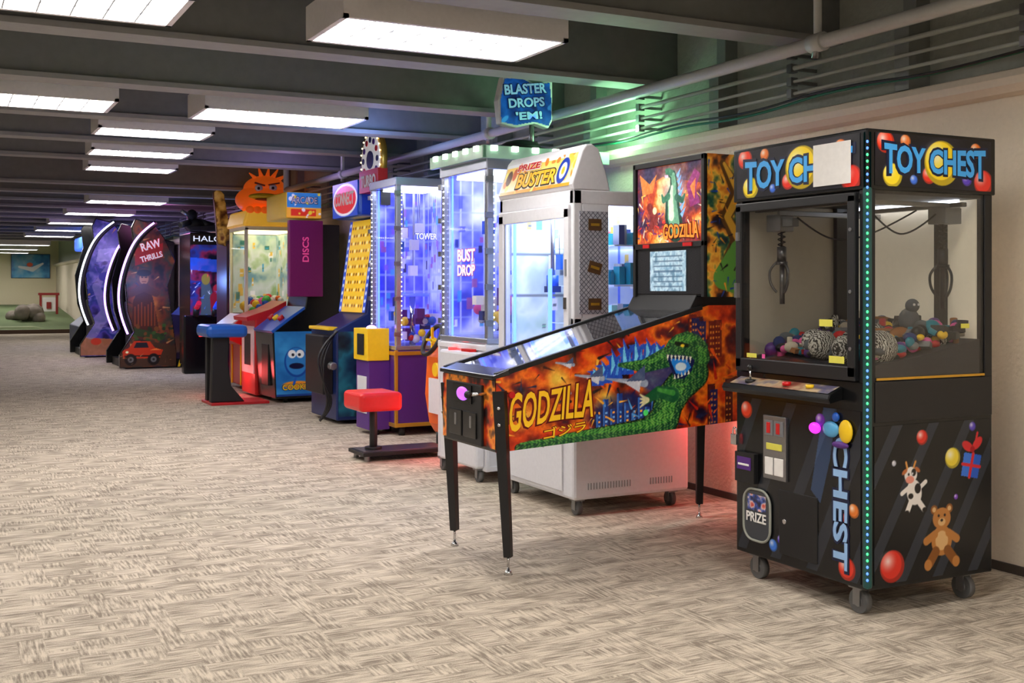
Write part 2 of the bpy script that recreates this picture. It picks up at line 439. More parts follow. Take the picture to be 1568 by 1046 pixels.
# ================================================================ 1. CLAW CRANE (near)
def near_crane():
    x0, x1, y0, y1 = 3.45, 4.19, 3.50, 4.355
    P = root('claw_crane_machine', ((x0+x1)/2, (y0+y1)/2, 0))
    box('lower_cabinet', x0, x1, y0, y1, .12, .985, blackg, P, .006)
    box('marquee_box', x0-.01, x1+.01, y0-.01, y1+.01, 1.785, 2.035, blackg, P, .006)
    b = MB()
    for xx, yy in ((x0, y0), (x0, y1-.045), (x1-.045, y0), (x1-.045, y1-.045)): b.box(xx, xx+.045, yy, yy+.045, .98, 1.79, blackm)
    b.box(x1-.17, x1-.10, y1-.07, y1-.045, .98, 1.785, blackm).box(x1-.075, x1-.05, y0+.20, y0+.26, .98, 1.785, blackm)
    b.done('corner_posts', P, .003)
    box('back_panel', x1-.05, x1-.03, y0+.045, y1-.045, .98, 1.785, M('crane_back_panel', (238, 227, 204), .6, emit=.20), P, 0)  # slight emission brightens the back panel; it is no lamp
    box('side_panel_far', x0+.045, x1-.045, y1-.04, y1-.02, .98, 1.785, M('crane_far_panel', (186, 179, 165), .6), P, 0)
    box('inner_top', x0+.02, x1-.02, y0+.02, y1-.02, 1.77, 1.784, M('inner_top_black', (40, 40, 42), .5), P, 0)
    b = MB(); b.box(x1-.11, x1-.09, y0+.1, y1-.1, 1.755, 1.77, ledw); b.done('interior_fill_strip', P)  # emissive strip added to brighten the interior
    gl2 = glass_mat('crane_glass', (246, 246, 244), .6, .06)
    box('glass_side', x0+.045, x1-.045, y0+.006, y0+.012, 1.0, 1.785, gl2, P, 0)
    b = MB(); fx0, fx1 = x0-.022, x0+.004
    b.box(fx0, fx1, y0+.05, y0+.095, 1.0, 1.765, blackm).box(fx0, fx1, y1-.06, y1-.02, 1.0, 1.765, blackm)
    b.box(fx0, fx1, y0+.05, y1-.02, 1.735, 1.775, blackm).box(fx0, fx1, y0+.05, y1-.02, .985, 1.045, blackm)
    b.done('door_frame', P, .004)
    box('glass_front', x0-.012, x0-.006, y0+.09, y1-.055, 1.04, 1.74, gl2, P, 0)
    b = MB()
    for zz in (1.12, 1.36, 1.62): b.cyl((fx0-.004, y0+.075, zz), (fx0, y0+.075, zz), .008, steel, 10)
    b.box(fx0-.02, fx0, y1-.055, y1-.035, 1.33, 1.40, steel).box(fx0-.012, fx0, y1-.055, y1-.035, 1.60, 1.64, steel)
    b.done('door_hardware', P)
    b = MB(); b.box(x0+.05, x1-.05, y0-.003, y0+.001, .99, 1.0, gold); b.done('side_trim_strip', P)
    b = MB(); sy = M('sticker_yellow', (225, 218, 90), .5)
    b.box(x0-.0145, x0-.0125, 3.69, 3.77, 1.21, 1.24, sy).box(x0-.0145, x0-.0125, 3.62, 3.71, 1.055, 1.085, sy).box(x0-.0145, x0-.0125, 4.19, 4.26, 1.05, 1.07, sy)
    b.box(x0-.0145, x0-.0125, 4.13, 4.15, 1.05, 1.07, pink).box(x1-.19, x1-.14, y0+.002, y0+.005, 1.20, 1.22, sy).done('window_stickers', P)
    box('led_channel', x0-.010, x0+.022, y0-.010, y0+.022, .13, 2.03, M('led_channel_plastic', (30, 74, 70), .3, emit=.12), P, .010)
    b = MB(); zz = .17; i = 0
    lg = M('led_dot_green', (70, 255, 140), .5, emit=1.6); lb = M('led_dot_blue', (80, 130, 255), .5, emit=2.0)
    while zz < 2.0:
        b.sph((x0-.0095, y0-.0095, zz), (.005, .005, .0065), lg if (i//3) % 2 else lb, 8); zz += .027; i += 1
    b.done('led_dots', P)
    def marq(w, seed):
        c = Cv(w, .24, 320, (18, 18, 24)); c.noise(seed, 9, [(10, 10, 16), (34, 30, 42)], 1)
        c.ball(.06, .20, .05, (240, 60, 30)); c.ball(.10, .05, .055, (250, 220, 40)); c.ball(w*.45, .06, .04, (235, 50, 30))
        c.ball(w*.56, .12, .105, (250, 215, 30)); c.ball(w*.86, .19, .035, (240, 120, 40)); c.ball(w*.78, .05, .03, (90, 60, 190))
        c.ball(w-.05, .04, .06, (230, 50, 35)); c.ball(w*.25, .21, .03, (230, 120, 50)); c.ball(w*.32, .035, .022, (60, 110, 220))
        return c
    spanel('marquee_art_side', marq(.70, 5), y0-.0125, x0+.03, x1-.02, 1.80, 2.02, P, .15)
    fpanel('marquee_art_front', marq(.80, 8), x0-.0125, y1-.02, 1.80, 2.02, y0+.03, P, .15)
    tb = M('letter_blue', (70, 170, 240), .4, emit=.12); to = M('letter_navy', (12, 22, 60), .4)
    text('marquee_text_side', 'TOY CHEST', (3.83, y0-.0135, 1.915), SU, SV, .60, .105, tb, P, .03, to, .075, arch=.25)
    text('marquee_text_front', 'TOY CHEST', (x0-.0135, 3.92, 1.90), FU, FV, .70, .115, tb, P, .03, to, .075, arch=.25)
    box('taped_paper', x0-.021, x0-.0185, 3.575, 3.80, 1.815, 1.995, paper, P, 0)
    W, H = .68, .66
    c = Cv(W, H, 330, (17, 18, 21))
    for k in range(6):
        xx = -.3+k*.21; c.poly([(xx, 0), (xx+.06, 0), (xx+.46, H), (xx+.40, H)], (52, 58, 68), .8)
    c.ball(.10, .07, .068, (225, 50, 35)); c.ball(.27, .60, .032, (225, 50, 35))
    c.ball(.45, .50, .045, (240, 215, 60)); c.ball(.57, .63, .02, (90, 70, 190)); c.ball(.47, .33, .012, (120, 60, 190)); c.ball(.11, .50, .012, (200, 200, 210))
    br, bd, bl = (190, 125, 60), (140, 85, 35), (225, 180, 120)
    for dx in (-.045, .045): c.ell(.385+dx, .285, .02, .02, bd); c.ell(.385+dx, .285, .011, .011, bl)
    c.ell(.385, .15, .06, .065, br); c.ell(.385, .15, .037, .042, bl); c.ell(.385, .245, .053, .046, br)
    c.stroke([(.345, .18), (.295, .155)], .036, br); c.stroke([(.425, .18), (.475, .15)], .036, br)
    c.stroke([(.35, .105), (.315, .06)], .046, bd); c.stroke([(.42, .105), (.46, .06)], .046, bd)
    c.ell(.305, .052, .022, .024, br); c.ell(.47, .052, .022, .024, br)
    c.ell(.385, .23, .022, .017, bl); c.ell(.385, .237, .008, .006, (30, 15, 10)); c.ell(.367, .258, .006, .006, (20, 10, 10)); c.ell(.403, .258, .006, .006, (20, 10, 10))
    wc = (238, 232, 225); k_ = (25, 22, 22)
    c.ell(.225, .37, .042, .055, wc, .2); c.ell(.205, .445, .036, .034, wc); c.ell(.20, .425, .024, .016, (235, 150, 130))
    c.ell(.17, .46, .018, .009, (190, 110, 60), .6); c.ell(.243, .465, .018, .009, (190, 110, 60), -.6); c.stroke([(.185, .475), (.178, .50)], .01, (220, 150, 70)); c.stroke([(.222, .478), (.232, .50)], .01, (220, 150, 70))
    c.stroke([(.205, .33), (.185, .29)], .026, wc); c.stroke([(.25, .33), (.28, .295)], .026, wc); c.stroke([(.19, .39), (.155, .37)], .02, wc); c.stroke([(.26, .39), (.29, .41)], .02, wc)
    c.ell(.245, .385, .018, .022, k_); c.ell(.205, .355, .015, .012, k_); c.ell(.222, .455, .013, .016, k_); c.ell(.183, .286, .014, .011, k_); c.ell(.285, .291, .014, .011, k_)
    c.ell(.193, .448, .005, .006, k_); c.ell(.215, .45, .004, .005, (240, 240, 240))
    c.poly([(.50, .42), (.60, .40), (.625, .50), (.52, .52)], (40, 95, 205)); c.poly([(.50, .42), (.545, .411), (.565, .511), (.52, .52)], (60, 120, 225))
    c.stroke([(.55, .41), (.575, .51)], .016, (215, 40, 50)); c.stroke([(.508, .47), (.615, .45)], .014, (215, 40, 50))
    c.ell(.54, .545, .036, .02, (220, 45, 50), -.5); c.ell(.60, .555, .036, .02, (220, 45, 50), .7); c.ell(.57, .53, .014, .014, (170, 20, 30)); c.stroke([(.59, .56), (.60, .60)], .012, (220, 45, 50))
    spanel('side_art', c, y0-.003, x0+.035, x1-.015, .14, .80, P, 0, .25)
    box('side_mid_band', x0+.04, x1-.005, y0-.004, y0+.002, .815, .985, M('smoked_acrylic', (24, 24, 27), .3), P, .002)
    W, H = .80, .72
    c = Cv(W, H, 300, (14, 15, 18))
    for k in range(5):
        xx = -.25+k*.24; c.poly([(xx, 0), (xx+.07, 0), (xx+.42, H), (xx+.35, H)], (48, 54, 64), .7)
    c.poly([(.50, .35), (.56, .3), (.62, .5), (.66, .72), (.58, .72)], (70, 110, 170), .5)
    c.ball(.72, .05, .05, (225, 55, 35)); c.ball(.76, .30, .03, (225, 120, 40)); c.ball(.06, .66, .04, (235, 70, 40)); c.ball(.30, .09, .02, (90, 60, 200)); c.ball(.25, .055, .028, (60, 120, 220))
    c.ball(.56, .66, .03, (120, 50, 190)); c.ball(.70, .26, .02, (220, 60, 40))
    fpanel('front_art', c, x0-.003, y1-.02, .14, .86, y0+.035, P, 0, .25)
    text('front_vertical_text', 'CHEST', (x0-.005, 3.65, .46), Vector((0, 0, -1)), Vector((0, -1, 0)), .56, .085, M('letter_ice', (150, 190, 235), .4), P, .03, to, .075)
    prism('control_ledge', [(x0, .90), (x0-.075, .885), (x0-.085, .905), (x0-.075, .925), (x0, .955)], 'Y', y0+.14, y1+.005, blackg, P)
    c = Cv(.66, .08, 260, (190, 170, 140)); c.noise(3, 9, [(110, 40, 30), (190, 165, 125), (50, 50, 100), (200, 180, 140)], .75)
    panel('control_label', c, (x0-.072, y1-.04, .9285), (0, -.66, 0), (.068, 0, .0275), P)
    b = MB(); jx, jy = x0-.04, 4.20
    b.cyl((jx, jy, .935), (jx, jy, .95), .026, blackm).cyl((jx, jy, .94), (jx-.003, jy, 1.0), .005, chrome).sph((jx-.003, jy, 1.005), .015, blackm)
    b.cyl((jx, 3.95, .94), (jx, 3.95, .957), .02, red).cyl((jx, 3.8, .94), (jx, 3.8, .955), .018, yellow).done('joystick_and_buttons', P)
    b = MB(); b.sph((x0-.012, 3.80, .765), (.014, .035, .025), M('glow_magenta', (235, 50, 230), .3, emit=1.2)); b.sph((x0-.012, 3.70, .77), (.014, .05, .035), M('badge_blue', (90, 170, 220), .25)); b.sph((x0-.014, 3.61, .77), (.014, .04, .05), yellow); b.sph((x0-.016, 3.64, .71), (.012, .05, .015), purple); b.sph((x0-.013, 3.67, .825), (.012, .02, .02), blue); b.done('raised_badge', P)
    b = MB()
    b.box(x0-.016, x0, 3.985, 4.14, .50, .79, steel).box(x0-.02, x0-.015, 4.0, 4.06, .70, .77, grey).box(x0-.02, x0-.015, 4.07, 4.125, .70, .77, grey)
    b.box(x0-.023, x0-.019, 4.02, 4.045, .71, .76, red).box(x0-.023, x0-.019, 4.085, 4.11, .71, .76, red).box(x0-.02, x0-.015, 4.01, 4.115, .635, .665, sy)
    b.box(x0-.02, x0-.015, 4.0, 4.06, .52, .60, paper).box(x0-.02, x0-.015, 4.07, 4.125, .52, .60, paper)
    b.done('coin_mech', P, .002)
    b = MB(); b.box(x0-.03, x0, 4.19, 4.33, .46, .60, blackm).box(x0-.034, x0-.03, 4.21, 4.31, .52, .58, purple).box(x0-.036, x0-.033, 4.22, 4.30, .54, .55, paper)
    b.box(x0-.04, x0-.02, 4.31, 4.35, .63, .68, chrome); b.done('bill_acceptor', P, .003)
    tube('padlock_shackle', [(x0-.03, 4.345, .67), (x0-.03, 4.345, .70), (x0-.03, 4.33, .715), (x0-.03, 4.315, .70), (x0-.03, 4.315, .67)], .004, chrome, P)
    def rr(ya, yb, za, zb, r, n=5):
        pts = []
        for cx, cz, a0 in ((yb-r, zb-r, 0), (ya+r, zb-r, 90), (ya+r, za+r, 180), (yb-r, za+r, 270)):
            for i in range(n+1): a = math.radians(a0+90*i/n); pts.append((cx+r*math.cos(a), cz+r*math.sin(a)))
        return pts
    prism('prize_door', rr(4.10, 4.28, .20, .43, .06), 'X', x0-.012, x0-.004, M('prize_flap', (60, 64, 70), .15), P)
    tube('prize_door_rim', [(x0-.012, a, z) for a, z in rr(4.095, 4.285, .195, .435, .065)], .006, M('rim_grey', (150, 152, 142), .4), P, True)
    text('prize_text', 'PRIZE', (x0-.014, 4.19, .305), FU, FV, .14, .045, paper, P, .02)
    c = Cv(.15, .09, 250, (40, 60, 120)); c.noise(12, 30, [(200, 60, 50), (240, 210, 200), (40, 70, 160), (30, 30, 50)]); fpanel('prize_label', c, x0-.0135, 4.255, .335, .41, 4.125, P)
    b = MB(); b.box(x0-.008, x0, 3.79, 4.04, .17, .46, blackm).cyl((x0-.014, 4.0, .32), (x0-.006, 4.0, .32), .012, chrome).done('service_door', P, .003)
    for xx, yy in ((x0+.06, y0+.10), (x0+.06, y1-.10), (x1-.10, y0+.07), (x1-.07, y1-.07)): caster(P, xx, yy, .052, .125)
    b = MB(); b.box(x0+.05, x1-.06, 4.10, 4.12, 1.71, 1.735, steel).box(x0+.05, x1-.06, 3.62, 3.64, 1.735, 1.755, steel)
    b.box(x0+.07, x0+.10, y0+.05, y1-.05, 1.735, 1.755, steel).box(x1-.13, x1-.10, y0+.05, y1-.05, 1.735, 1.755, steel)
    b.box(3.52, 3.60, 4.12, 4.22, 1.64, 1.72, steel).box(3.53, 3.57, 4.05, 4.12, 1.66, 1.70, grey).box(3.98, 4.08, 3.57, 3.67, 1.66, 1.73, grey).done('gantry', P, .003)
    for n, (cx, cy, zc, mm) in enumerate(((3.57, 4.17, 1.52, M('claw_mid', (110, 110, 112), .35, .8)), (4.03, 3.63, 1.50, M('claw_dark', (50, 50, 52), .4, .7)))):
        b = MB(); b.cyl((cx, cy, zc+.03), (cx, cy, zc+.16), .006, blackm, 8).cyl((cx, cy, zc-.02), (cx, cy, zc+.05), .022, mm, 16).cyl((cx, cy, zc-.035), (cx, cy, zc-.02), .028, mm, 16).done('claw_head_%d' % n, P)
        for k in range(3):
            a = 2*math.pi*k/3+.4; u = (math.cos(a), math.sin(a))
            pr = [(0.02, -.02), (.052, -.05), (.058, -.09), (.046, -.14), (.022, -.165)]
            tube('claw_prong_%d_%d' % (n, k), [(cx+u[0]*r, cy+u[1]*r, zc+z) for r, z in pr], .006, mm, P)
        tube('coil_%d' % n, [(cx+.018*math.cos(i*.9), cy+.018*math.sin(i*.9), zc+.05+i*.0035) for i in range(34)], .003, blackm, P)
        b = MB(); b.cyl((cx+.02, cy+.02, zc-.02), (cx+.02, cy+.02, zc-.22), .012, mm, 10).done('claw_weight_%d' % n, P)
    tube('cable_loop', [(3.56, 4.05, 1.70), (3.62, 3.95, 1.60), (3.70, 3.85, 1.59), (3.80, 3.75, 1.64), (3.9, 3.66, 1.72)], .004, blackm, P)
    tube('cable_loop_b', [(3.52, 3.60, 1.74), (3.66, 3.60, 1.62), (3.80, 3.6, 1.60), (3.95, 3.6, 1.70)], .004, blackm, P)
    b = MB(); R = random.Random(11)
    b.prism([(x0+.05, .985), (x1-.055, .985), (x1-.055, 1.15), (x0+.3, 1.08), (x0+.05, 1.05)], 'Y', y0+.02, y1-.045, M('prize_bed', (40, 38, 45), .9))
    mats = [blackm, blackm, blackm, dblue, red, pink, grey, purple, teal, zeb, brown, yellow, MATS['prize_bed'], M('plush_grey', (90, 95, 100), .9), M('plush_navy', (30, 50, 110), .9), M('plush_cream', (200, 190, 170), .9)]
    for i in range(420):
        xx, yy = R.uniform(x0+.08, x1-.10), R.uniform(y0+.05, y1-.1); r = R.uniform(.018, .040); zz = 1.06+R.uniform(0, .05)+.15*max(0, (xx-x0)/.7)*R.uniform(.5, 1)
        k = R.random(); m = R.choice(mats)
        if k < .6: b.sph((xx, yy, zz), (r, r*R.uniform(.6, 1), r*R.uniform(.6, 1)), m, 10)
        elif k < .8: b.box(xx-r, xx+r, yy-r*.7, yy+r*.7, zz-r*.5, zz+r*.5, m, Matrix.Rotation(R.uniform(0, 3), 4, 'Z') @ Matrix.Rotation(R.uniform(-.6, .6), 4, 'X'))
        else: b.cyl((xx, yy, zz-r), (xx+r*.5, yy+r*.5, zz+r), r*.5, m, 10)
    for xx, yy, zz, r in ((3.62, 3.60, 1.12, .075), (3.54, 3.86, 1.12, .065), (3.54, 3.72, 1.11, .06), (3.60, 3.98, 1.13, .06)): b.sph((xx, yy, zz), r, zeb, 20)
    b.sph((3.98, 3.78, 1.23), (.045, .05, .055), MATS['plush_grey']).sph((3.98, 3.76, 1.295), .032, MATS['plush_grey']).sph((3.965, 3.735, 1.30), .006, paper).sph((3.985, 3.73, 1.30), .006, paper)
    b.sph((3.80, 3.66, 1.17), (.06, .03, .035), brown).box(3.98, 4.04, 3.60, 3.65, 1.15, 1.21, teal).sph((4.07, 3.62, 1.17), .03, pink)
    b.done('prize_pile', P)
near_crane()

# ================================================================ 2. PINBALL
def pinball():
    x0, xb, y0, y1 = 2.42, 4.12, 4.88, 5.50
    P = root('pinball_machine', (3.2, 5.19, 0))
    zb = lambda x: .585+.053*(x-x0)
    zt = lambda x: np.minimum(.955+.2625*(x-x0), 1.285)
    prism('cabinet', [(x0, zb(x0)), (xb, zb(xb)), (xb, 1.27), (3.66, 1.27), (x0, .945)], 'Y', y0, y1, blackg, P)
    cv = Cv(1.70, 1, 300); cv.ny = 150
    cv.X, cv.Y = np.meshgrid(np.linspace(0, 1.7, cv.nx), np.linspace(0, 1, cv.ny))
    z0a = zb(cv.X+x0); z1a = zt(cv.X+x0); cv.Y = z0a+(z1a-z0a)*cv.Y
    cv.C = np.zeros((cv.ny, cv.nx, 3))
    cv.noise(21, 7, [(30, 8, 10), (150, 20, 10), (225, 60, 12), (250, 120, 20), (120, 20, 15), (20, 14, 40)], 1)
    for ex, ey, er in ((.35, .93, .22), (.62, .82, .18), (.15, .75, .18), (.90, .90, .12)):
        d = np.sqrt((cv.X-ex)**2+((cv.Y-ey)*1.3)**2)/er; n = fbm(cv.X*16, cv.Y*16, 33)
        cv.put(np.clip(1.3-d-n*.7, 0, 1), (255, 110, 15), .9); cv.put(np.clip(1.0-d*1.5-n*.6, 0, 1)*1.5, (255, 220, 80), .9)
    cv.shards(5, 130, [(25, 18, 22), (60, 20, 15), (240, 90, 20), (255, 190, 60), (20, 30, 70)], .08, .0, .6, 1.2, 1.2)
    # blue night city band under the jets
    n = fbm(cv.X*9, cv.Y*9, 61); d = np.sqrt(((cv.X-.76)/.30)**2+((cv.Y-.74)/.13)**2)
    cv.put(np.clip((1.25-d-n*.6)*3, 0, 1), (16, 34, 92), .92)
    d = np.sqrt(((cv.X-.95)/.16)**2+((cv.Y-.92)/.12)**2); cv.put(np.clip((1.2-d-n*.6)*3, 0, 1), (24, 54, 130), .8)
    R = random.Random(4)
    for i in range(22):
        bx = 1.12+.6*R.random(); h = .12+.25*R.random(); bz = .6+.05*R.random()
        if i % 2: bz = 1.0+.05*R.random(); h = .2
        cv.rect(bx, bz, bx+.05, bz+h, R.choice([(30, 20, 60), (70, 16, 22), (25, 30, 90), (110, 24, 20)]), .95)
        for j in range(12): cv.rect(bx+.008+.018*(j % 2), bz+.012+.03*(j//2), bx+.018+.018*(j % 2), bz+.022+.03*(j//2), (255, 150, 40), .8)
    cv.shards(9, 40, [(255, 90, 20), (200, 30, 15)], .1, 1.15, .62, 1.7, 1.2)
    for k in range(10):
        bx = .56+.042*k; hh = .74+.025*((k*3) % 5); cv.rect(bx, .64, bx+.032, hh, (22, 60, 140)); cv.rect(bx, .64, bx+.010, hh, (50, 110, 200))
        for j in range(4): cv.rect(bx+.014, .675+.022*j, bx+.026, .685+.022*j, (250, 170, 60) if (j+k) % 2 else (120, 180, 240))
    cv.shards(14, 26, [(240, 90, 20), (255, 180, 50), (80, 170, 240)], .06, .5, .63, 1.0, .8)
    for k, (sx, sz, h) in enumerate(((.56, .97, .04), (.61, .98, .07), (.67, 1.0, .11), (.74, 1.02, .14), (.81, 1.04, .13), (.88, 1.06, .10), (.94, 1.07, .07))):
        sz -= .035
        cv.poly([(sx-.05, sz-.05), (sx-.03, sz+h*.35), (sx-.055, sz+h*.6), (sx-.015, sz+h*.65), (sx-.02, sz+h), (sx+.012, sz+h*.55), (sx+.04, sz+h*.7), (sx+.03, sz+h*.3), (sx+.05, sz-.05)], (25, 80, 200))
        cv.poly([(sx-.022, sz-.03), (sx-.015, sz+h*.8), (sx+.005, sz+.02)], (110, 210, 255)); cv.poly([(sx+.005, sz-.03), (sx+.025, sz+h*.5), (sx+.03, sz-.03)], (70, 160, 240))
    g1, g2, g3 = (20, 92, 52), (60, 150, 62), (160, 205, 85)
    body = [(1.14, 1.02), (1.17, .93), (1.07, .86), (1.0, .78), (.98, .70), (.86, .655), (.66, .645), (.4, .625), (.12, .60)]
    wd = [.11, .16, .16, .17, .16, .09, .06, .045, .02]
    cv.stroke(body, [q+.02 for q in wd], (8, 22, 14)); cv.stroke(body, wd, g1)
    cv.stroke([(x+.012, z+.02) for x, z in body], [q*.5 for q in wd], g2)
    cv.stroke([(.70, .985), (.85, .975), (1.0, 1.02), (1.1, 1.05)], [.02, .07, .11, .12], g1); cv.stroke([(.74, .99), (.9, 1.0), (1.05, 1.06)], [.01, .025, .045], g2)
    cv.poly([(1.0, 1.10), (1.05, 1.135), (1.12, 1.15), (1.19, 1.13), (1.25, 1.08), (1.27, 1.0), (1.22, .93), (1.16, .90), (1.15, .96), (1.17, 1.0), (1.10, 1.025), (1.03, 1.02), (.985, 1.03), (.975, 1.06)], g1)
    cv.poly([(1.0, 1.095), (1.06, 1.125), (1.14, 1.135), (1.2, 1.105), (1.15, 1.09), (1.06, 1.08)], g2); cv.poly([(1.17, 1.08), (1.25, 1.05), (1.25, .99), (1.20, .97), (1.2, 1.02)], g2)
    cv.poly([(.985, 1.03), (1.10, 1.025), (1.17, 1.0), (1.15, .94), (1.10, .90), (1.045, .895), (1.03, .93), (1.01, .97)], (10, 24, 80)); cv.poly([(1.01, 1.01), (1.12, 1.0), (1.145, .96), (1.10, .92), (1.05, .93)], (30, 140, 240)); cv.ell(1.08, .965, .035, .022, (225, 245, 255))
    cv.poly([(1.03, .905), (1.10, .90), (1.17, .94), (1.20, .90), (1.13, .855), (1.06, .855), (1.02, .88)], g1); cv.poly([(1.04, .885), (1.11, .875), (1.16, .90), (1.12, .865), (1.06, .862)], g2)
    for k in range(7): cv.poly([(.99+.024*k, 1.03-.002*k), (1.005+.024*k, 1.028-.002*k), (.996+.024*k, 1.0-.003*k)], (245, 245, 225))
    for k in range(5): cv.poly([(1.035+.022*k, .90+.006*k), (1.048+.022*k, .902+.006*k), (1.04+.022*k, .928+.006*k)], (245, 245, 225))
    sc = np.sin(cv.X*230+3*np.sin(cv.Y*110))*np.sin(cv.Y*210+2*np.sin(cv.X*70))
    gm = ((cv.C[..., 1] > cv.C[..., 0]*1.15) & (cv.C[..., 1] > cv.C[..., 2]*1.15)).astype(float)
    cv.put(gm*(sc > .35), g3, .5); cv.put(gm*(sc < -.40), (8, 44, 26), .65)
    cv.stroke([(1.05, 1.088), (1.12, 1.075)], .022, (6, 26, 14)); cv.ell(1.09, 1.075, .013, .008, (255, 220, 40))
    cv.ell(1.0, 1.07, .008, .006, (6, 20, 12))
    cv.stroke([(1.03, .82), (.94, .84), (.86, .80)], [.08, .06, .045], g1); cv.stroke([(1.03, .83), (.94, .85)], [.03, .02], g2)
    for k in range(4): cv.stroke([(.87, .80), (.825, .83-.022*k)], [.025, .006], (225, 220, 170))
    cv.ell(.86, .735, .016, .016, (80, 250, 120))
    for jx, jz, s in ((.52, .93, .8), (.74, .90, 1.15), (.38, 1.0, .5), (.36, .86, .5)):
        cv.stroke([(jx-.10*s, jz+.015*s), (jx+.10*s, jz-.012*s)], [.008, .035*s], (150, 165, 190)); cv.poly([(jx, jz), (jx+.10*s, jz+.07*s), (jx+.10*s, jz)], (70, 90, 130)); cv.poly([(jx-.02, jz), (jx+.07*s, jz-.05*s), (jx+.08*s, jz)], (205, 210, 222))
    cv.noise(77, 60, [(0, 0, 0), (90, 30, 10), (255, 200, 120)], .10)
    def pos(s_, t_):
        X = x0+s_*1.7; a = zb(X); c_ = zt(X); return np.stack([X, np.full_like(X, y0-.003), a+(c_-a)*t_], -1)
    panel('side_art', cv, None, None, None, P, .12, .3, pos)  # slight emission brightens the side print, which is not backlit
    s_ = math.atan(.12); U = Vector((math.cos(s_), 0, math.sin(s_))); V = Vector((-math.sin(s_)+.2, 0, math.cos(s_)))
    ty = M('logo_yellow', (255, 195, 30), .4, emit=.12); tr = M('logo_dark_red', (110, 10, 8), .4)
    text('logo', 'GODZILLA', (2.73, y0-.005, .80), U, V, .48, .16, ty, P, .015, tr, .08, arch=.25)
    text('logo_sub', 'ゴジラ', (2.80, y0-.005, .675), U, V, .24, .055, ty, P, .01, tr, .05)
    b = MB()
    for yy in (y0-.004, y1-.022): b.prism([(x0, .94), (3.64, 1.262), (3.64, 1.288), (x0, .967)], 'Y', yy, yy+.026, blackm)
    b.done('side_rails', P, .002)
    prism('playfield', [(x0+.07, .955), (3.64, 1.262), (3.64, 1.266), (x0+.07, .960)], 'Y', y0+.03, y1-.03, M('playfield_reflective', (190, 192, 200), .10, .8), P, 0)
    prism('playfield_glass', [(x0+.05, .966), (3.64, 1.277), (3.64, 1.281), (x0+.05, .970)], 'Y', y0+.02, y1-.02, glass_mat('playfield_glass', (255, 255, 255), .9, .15), P, 0)
    prism('lockdown_bar', [(x0-.02, .935), (x0-.02, .955), (x0+.07, .985), (x0+.075, .955)], 'Y', y0-.006, y1+.006, M('dark_chrome', (70, 70, 74), .2, .9), P)
    c = Cv(.6, .34, 200); c.noise(60, 12, [(25, 10, 14), (190, 50, 15), (250, 150, 40), (40, 12, 20)]); fpanel('front_art', c, x0-.003, y1, .60, .93, y0, P, .1)
    b = MB(); b.box(x0-.02, x0-.004, 5.0, 5.42, .60, .90, blackm); b.box(x0-.027, x0-.02, 5.05, 5.2, .63, .76, blackg).box(x0-.027, x0-.02, 5.22, 5.37, .63, .76, blackg)
    b.box(x0-.03, x0-.02, 5.1, 5.12, .68, .74, steel).box(x0-.03, x0-.02, 5.28, 5.30, .68, .74, steel).done('coin_door', P, .003)
    b = MB(); b.box(x0-.028, x0-.02, 5.10, 5.32, .80, .89, blackg).sph((x0-.028, 5.2, .845), (.012, .07, .035), M('glow_violet', (180, 90, 245), .3, emit=1.2)); b.done('launch_button', P)
    b = MB(); b.cyl((x0-.09, 4.98, .86), (x0, 4.98, .86), .008, chrome, 10).sph((x0-.10, 4.98, .86), .02, blackm).cyl((2.50, y0-.02, .86), (2.50, y0, .86), .016, red).done('plunger_and_flipper', P)
    for n, (tx, ty_, fx, fy, zt_) in enumerate(((2.445, 4.885, 2.475, 4.855, .88), (2.445, 5.495, 2.50, 5.535, .88), (4.09, 4.885, 4.11, 4.86, 1.0), (4.09, 5.495, 4.11, 5.54, 1.0))):
        b = MB(); b.cyl((fx, fy, .085), (tx, ty_, zt_), .026, blackm, 4, .042).cyl((fx, fy, .02), (fx, fy, .1), .007, chrome, 10).cyl((fx, fy, 0), (fx, fy, .02), .022, chrome, 16, .014)
        b.sph((tx-.02, ty_-.03 if n % 2 == 0 else ty_+.03, zt_-.08), .01, chrome, 8).sph((tx-.018, ty_-.03 if n % 2 == 0 else ty_+.03, zt_-.16), .01, chrome, 8); b.done('leg_%d' % (n+1), P)
    hx, hy0, hy1 = 3.61, 4.80, 5.47
    box('head_box', hx, 3.95, hy0, hy1, 1.33, 2.08, blackg, P, .006)
    prism('neck', [(3.55, 1.24), (4.12, 1.24), (4.12, 1.30), (3.95, 1.36), (3.62, 1.36)], 'Y', y0+.01, y1-.01, blackm, P)
    b = MB(); b.box(hx-.02, hx, hy0, hy0+.025, 1.33, 2.08, blackm).box(hx-.02, hx, hy1-.025, hy1, 1.33, 2.08, blackm).box(hx-.02, hx, hy0, hy1, 2.05, 2.08, blackm).box(hx-.02, hx, hy0, hy1, 1.595, 1.625, blackm); b.done('head_frame', P, .003)
    W, H = .61, .42
    c = Cv(W, H, 330); c.noise(40, 9, [(26, 20, 60), (90, 30, 60), (170, 50, 30), (230, 110, 30), (250, 200, 110)]); c.poly([(0, .42), (0, .30), (.25, .36), (.61, .30), (.61, .42)], (30, 26, 70), .6)
    d = np.sqrt((c.X-.34)**2+(c.Y-.26)**2); c.put(np.clip(1-d/.17, 0, 1), (190, 235, 255), .9)
    c.shards(3, 160, [(255, 200, 80), (220, 40, 30), (30, 40, 120), (255, 255, 230), (240, 120, 30), (120, 30, 110)], .05, 0, 0, W, .28)
    mb = [(.30, .385), (.345, .36), (.355, .30), (.335, .23), (.345, .14), (.37, .07)]
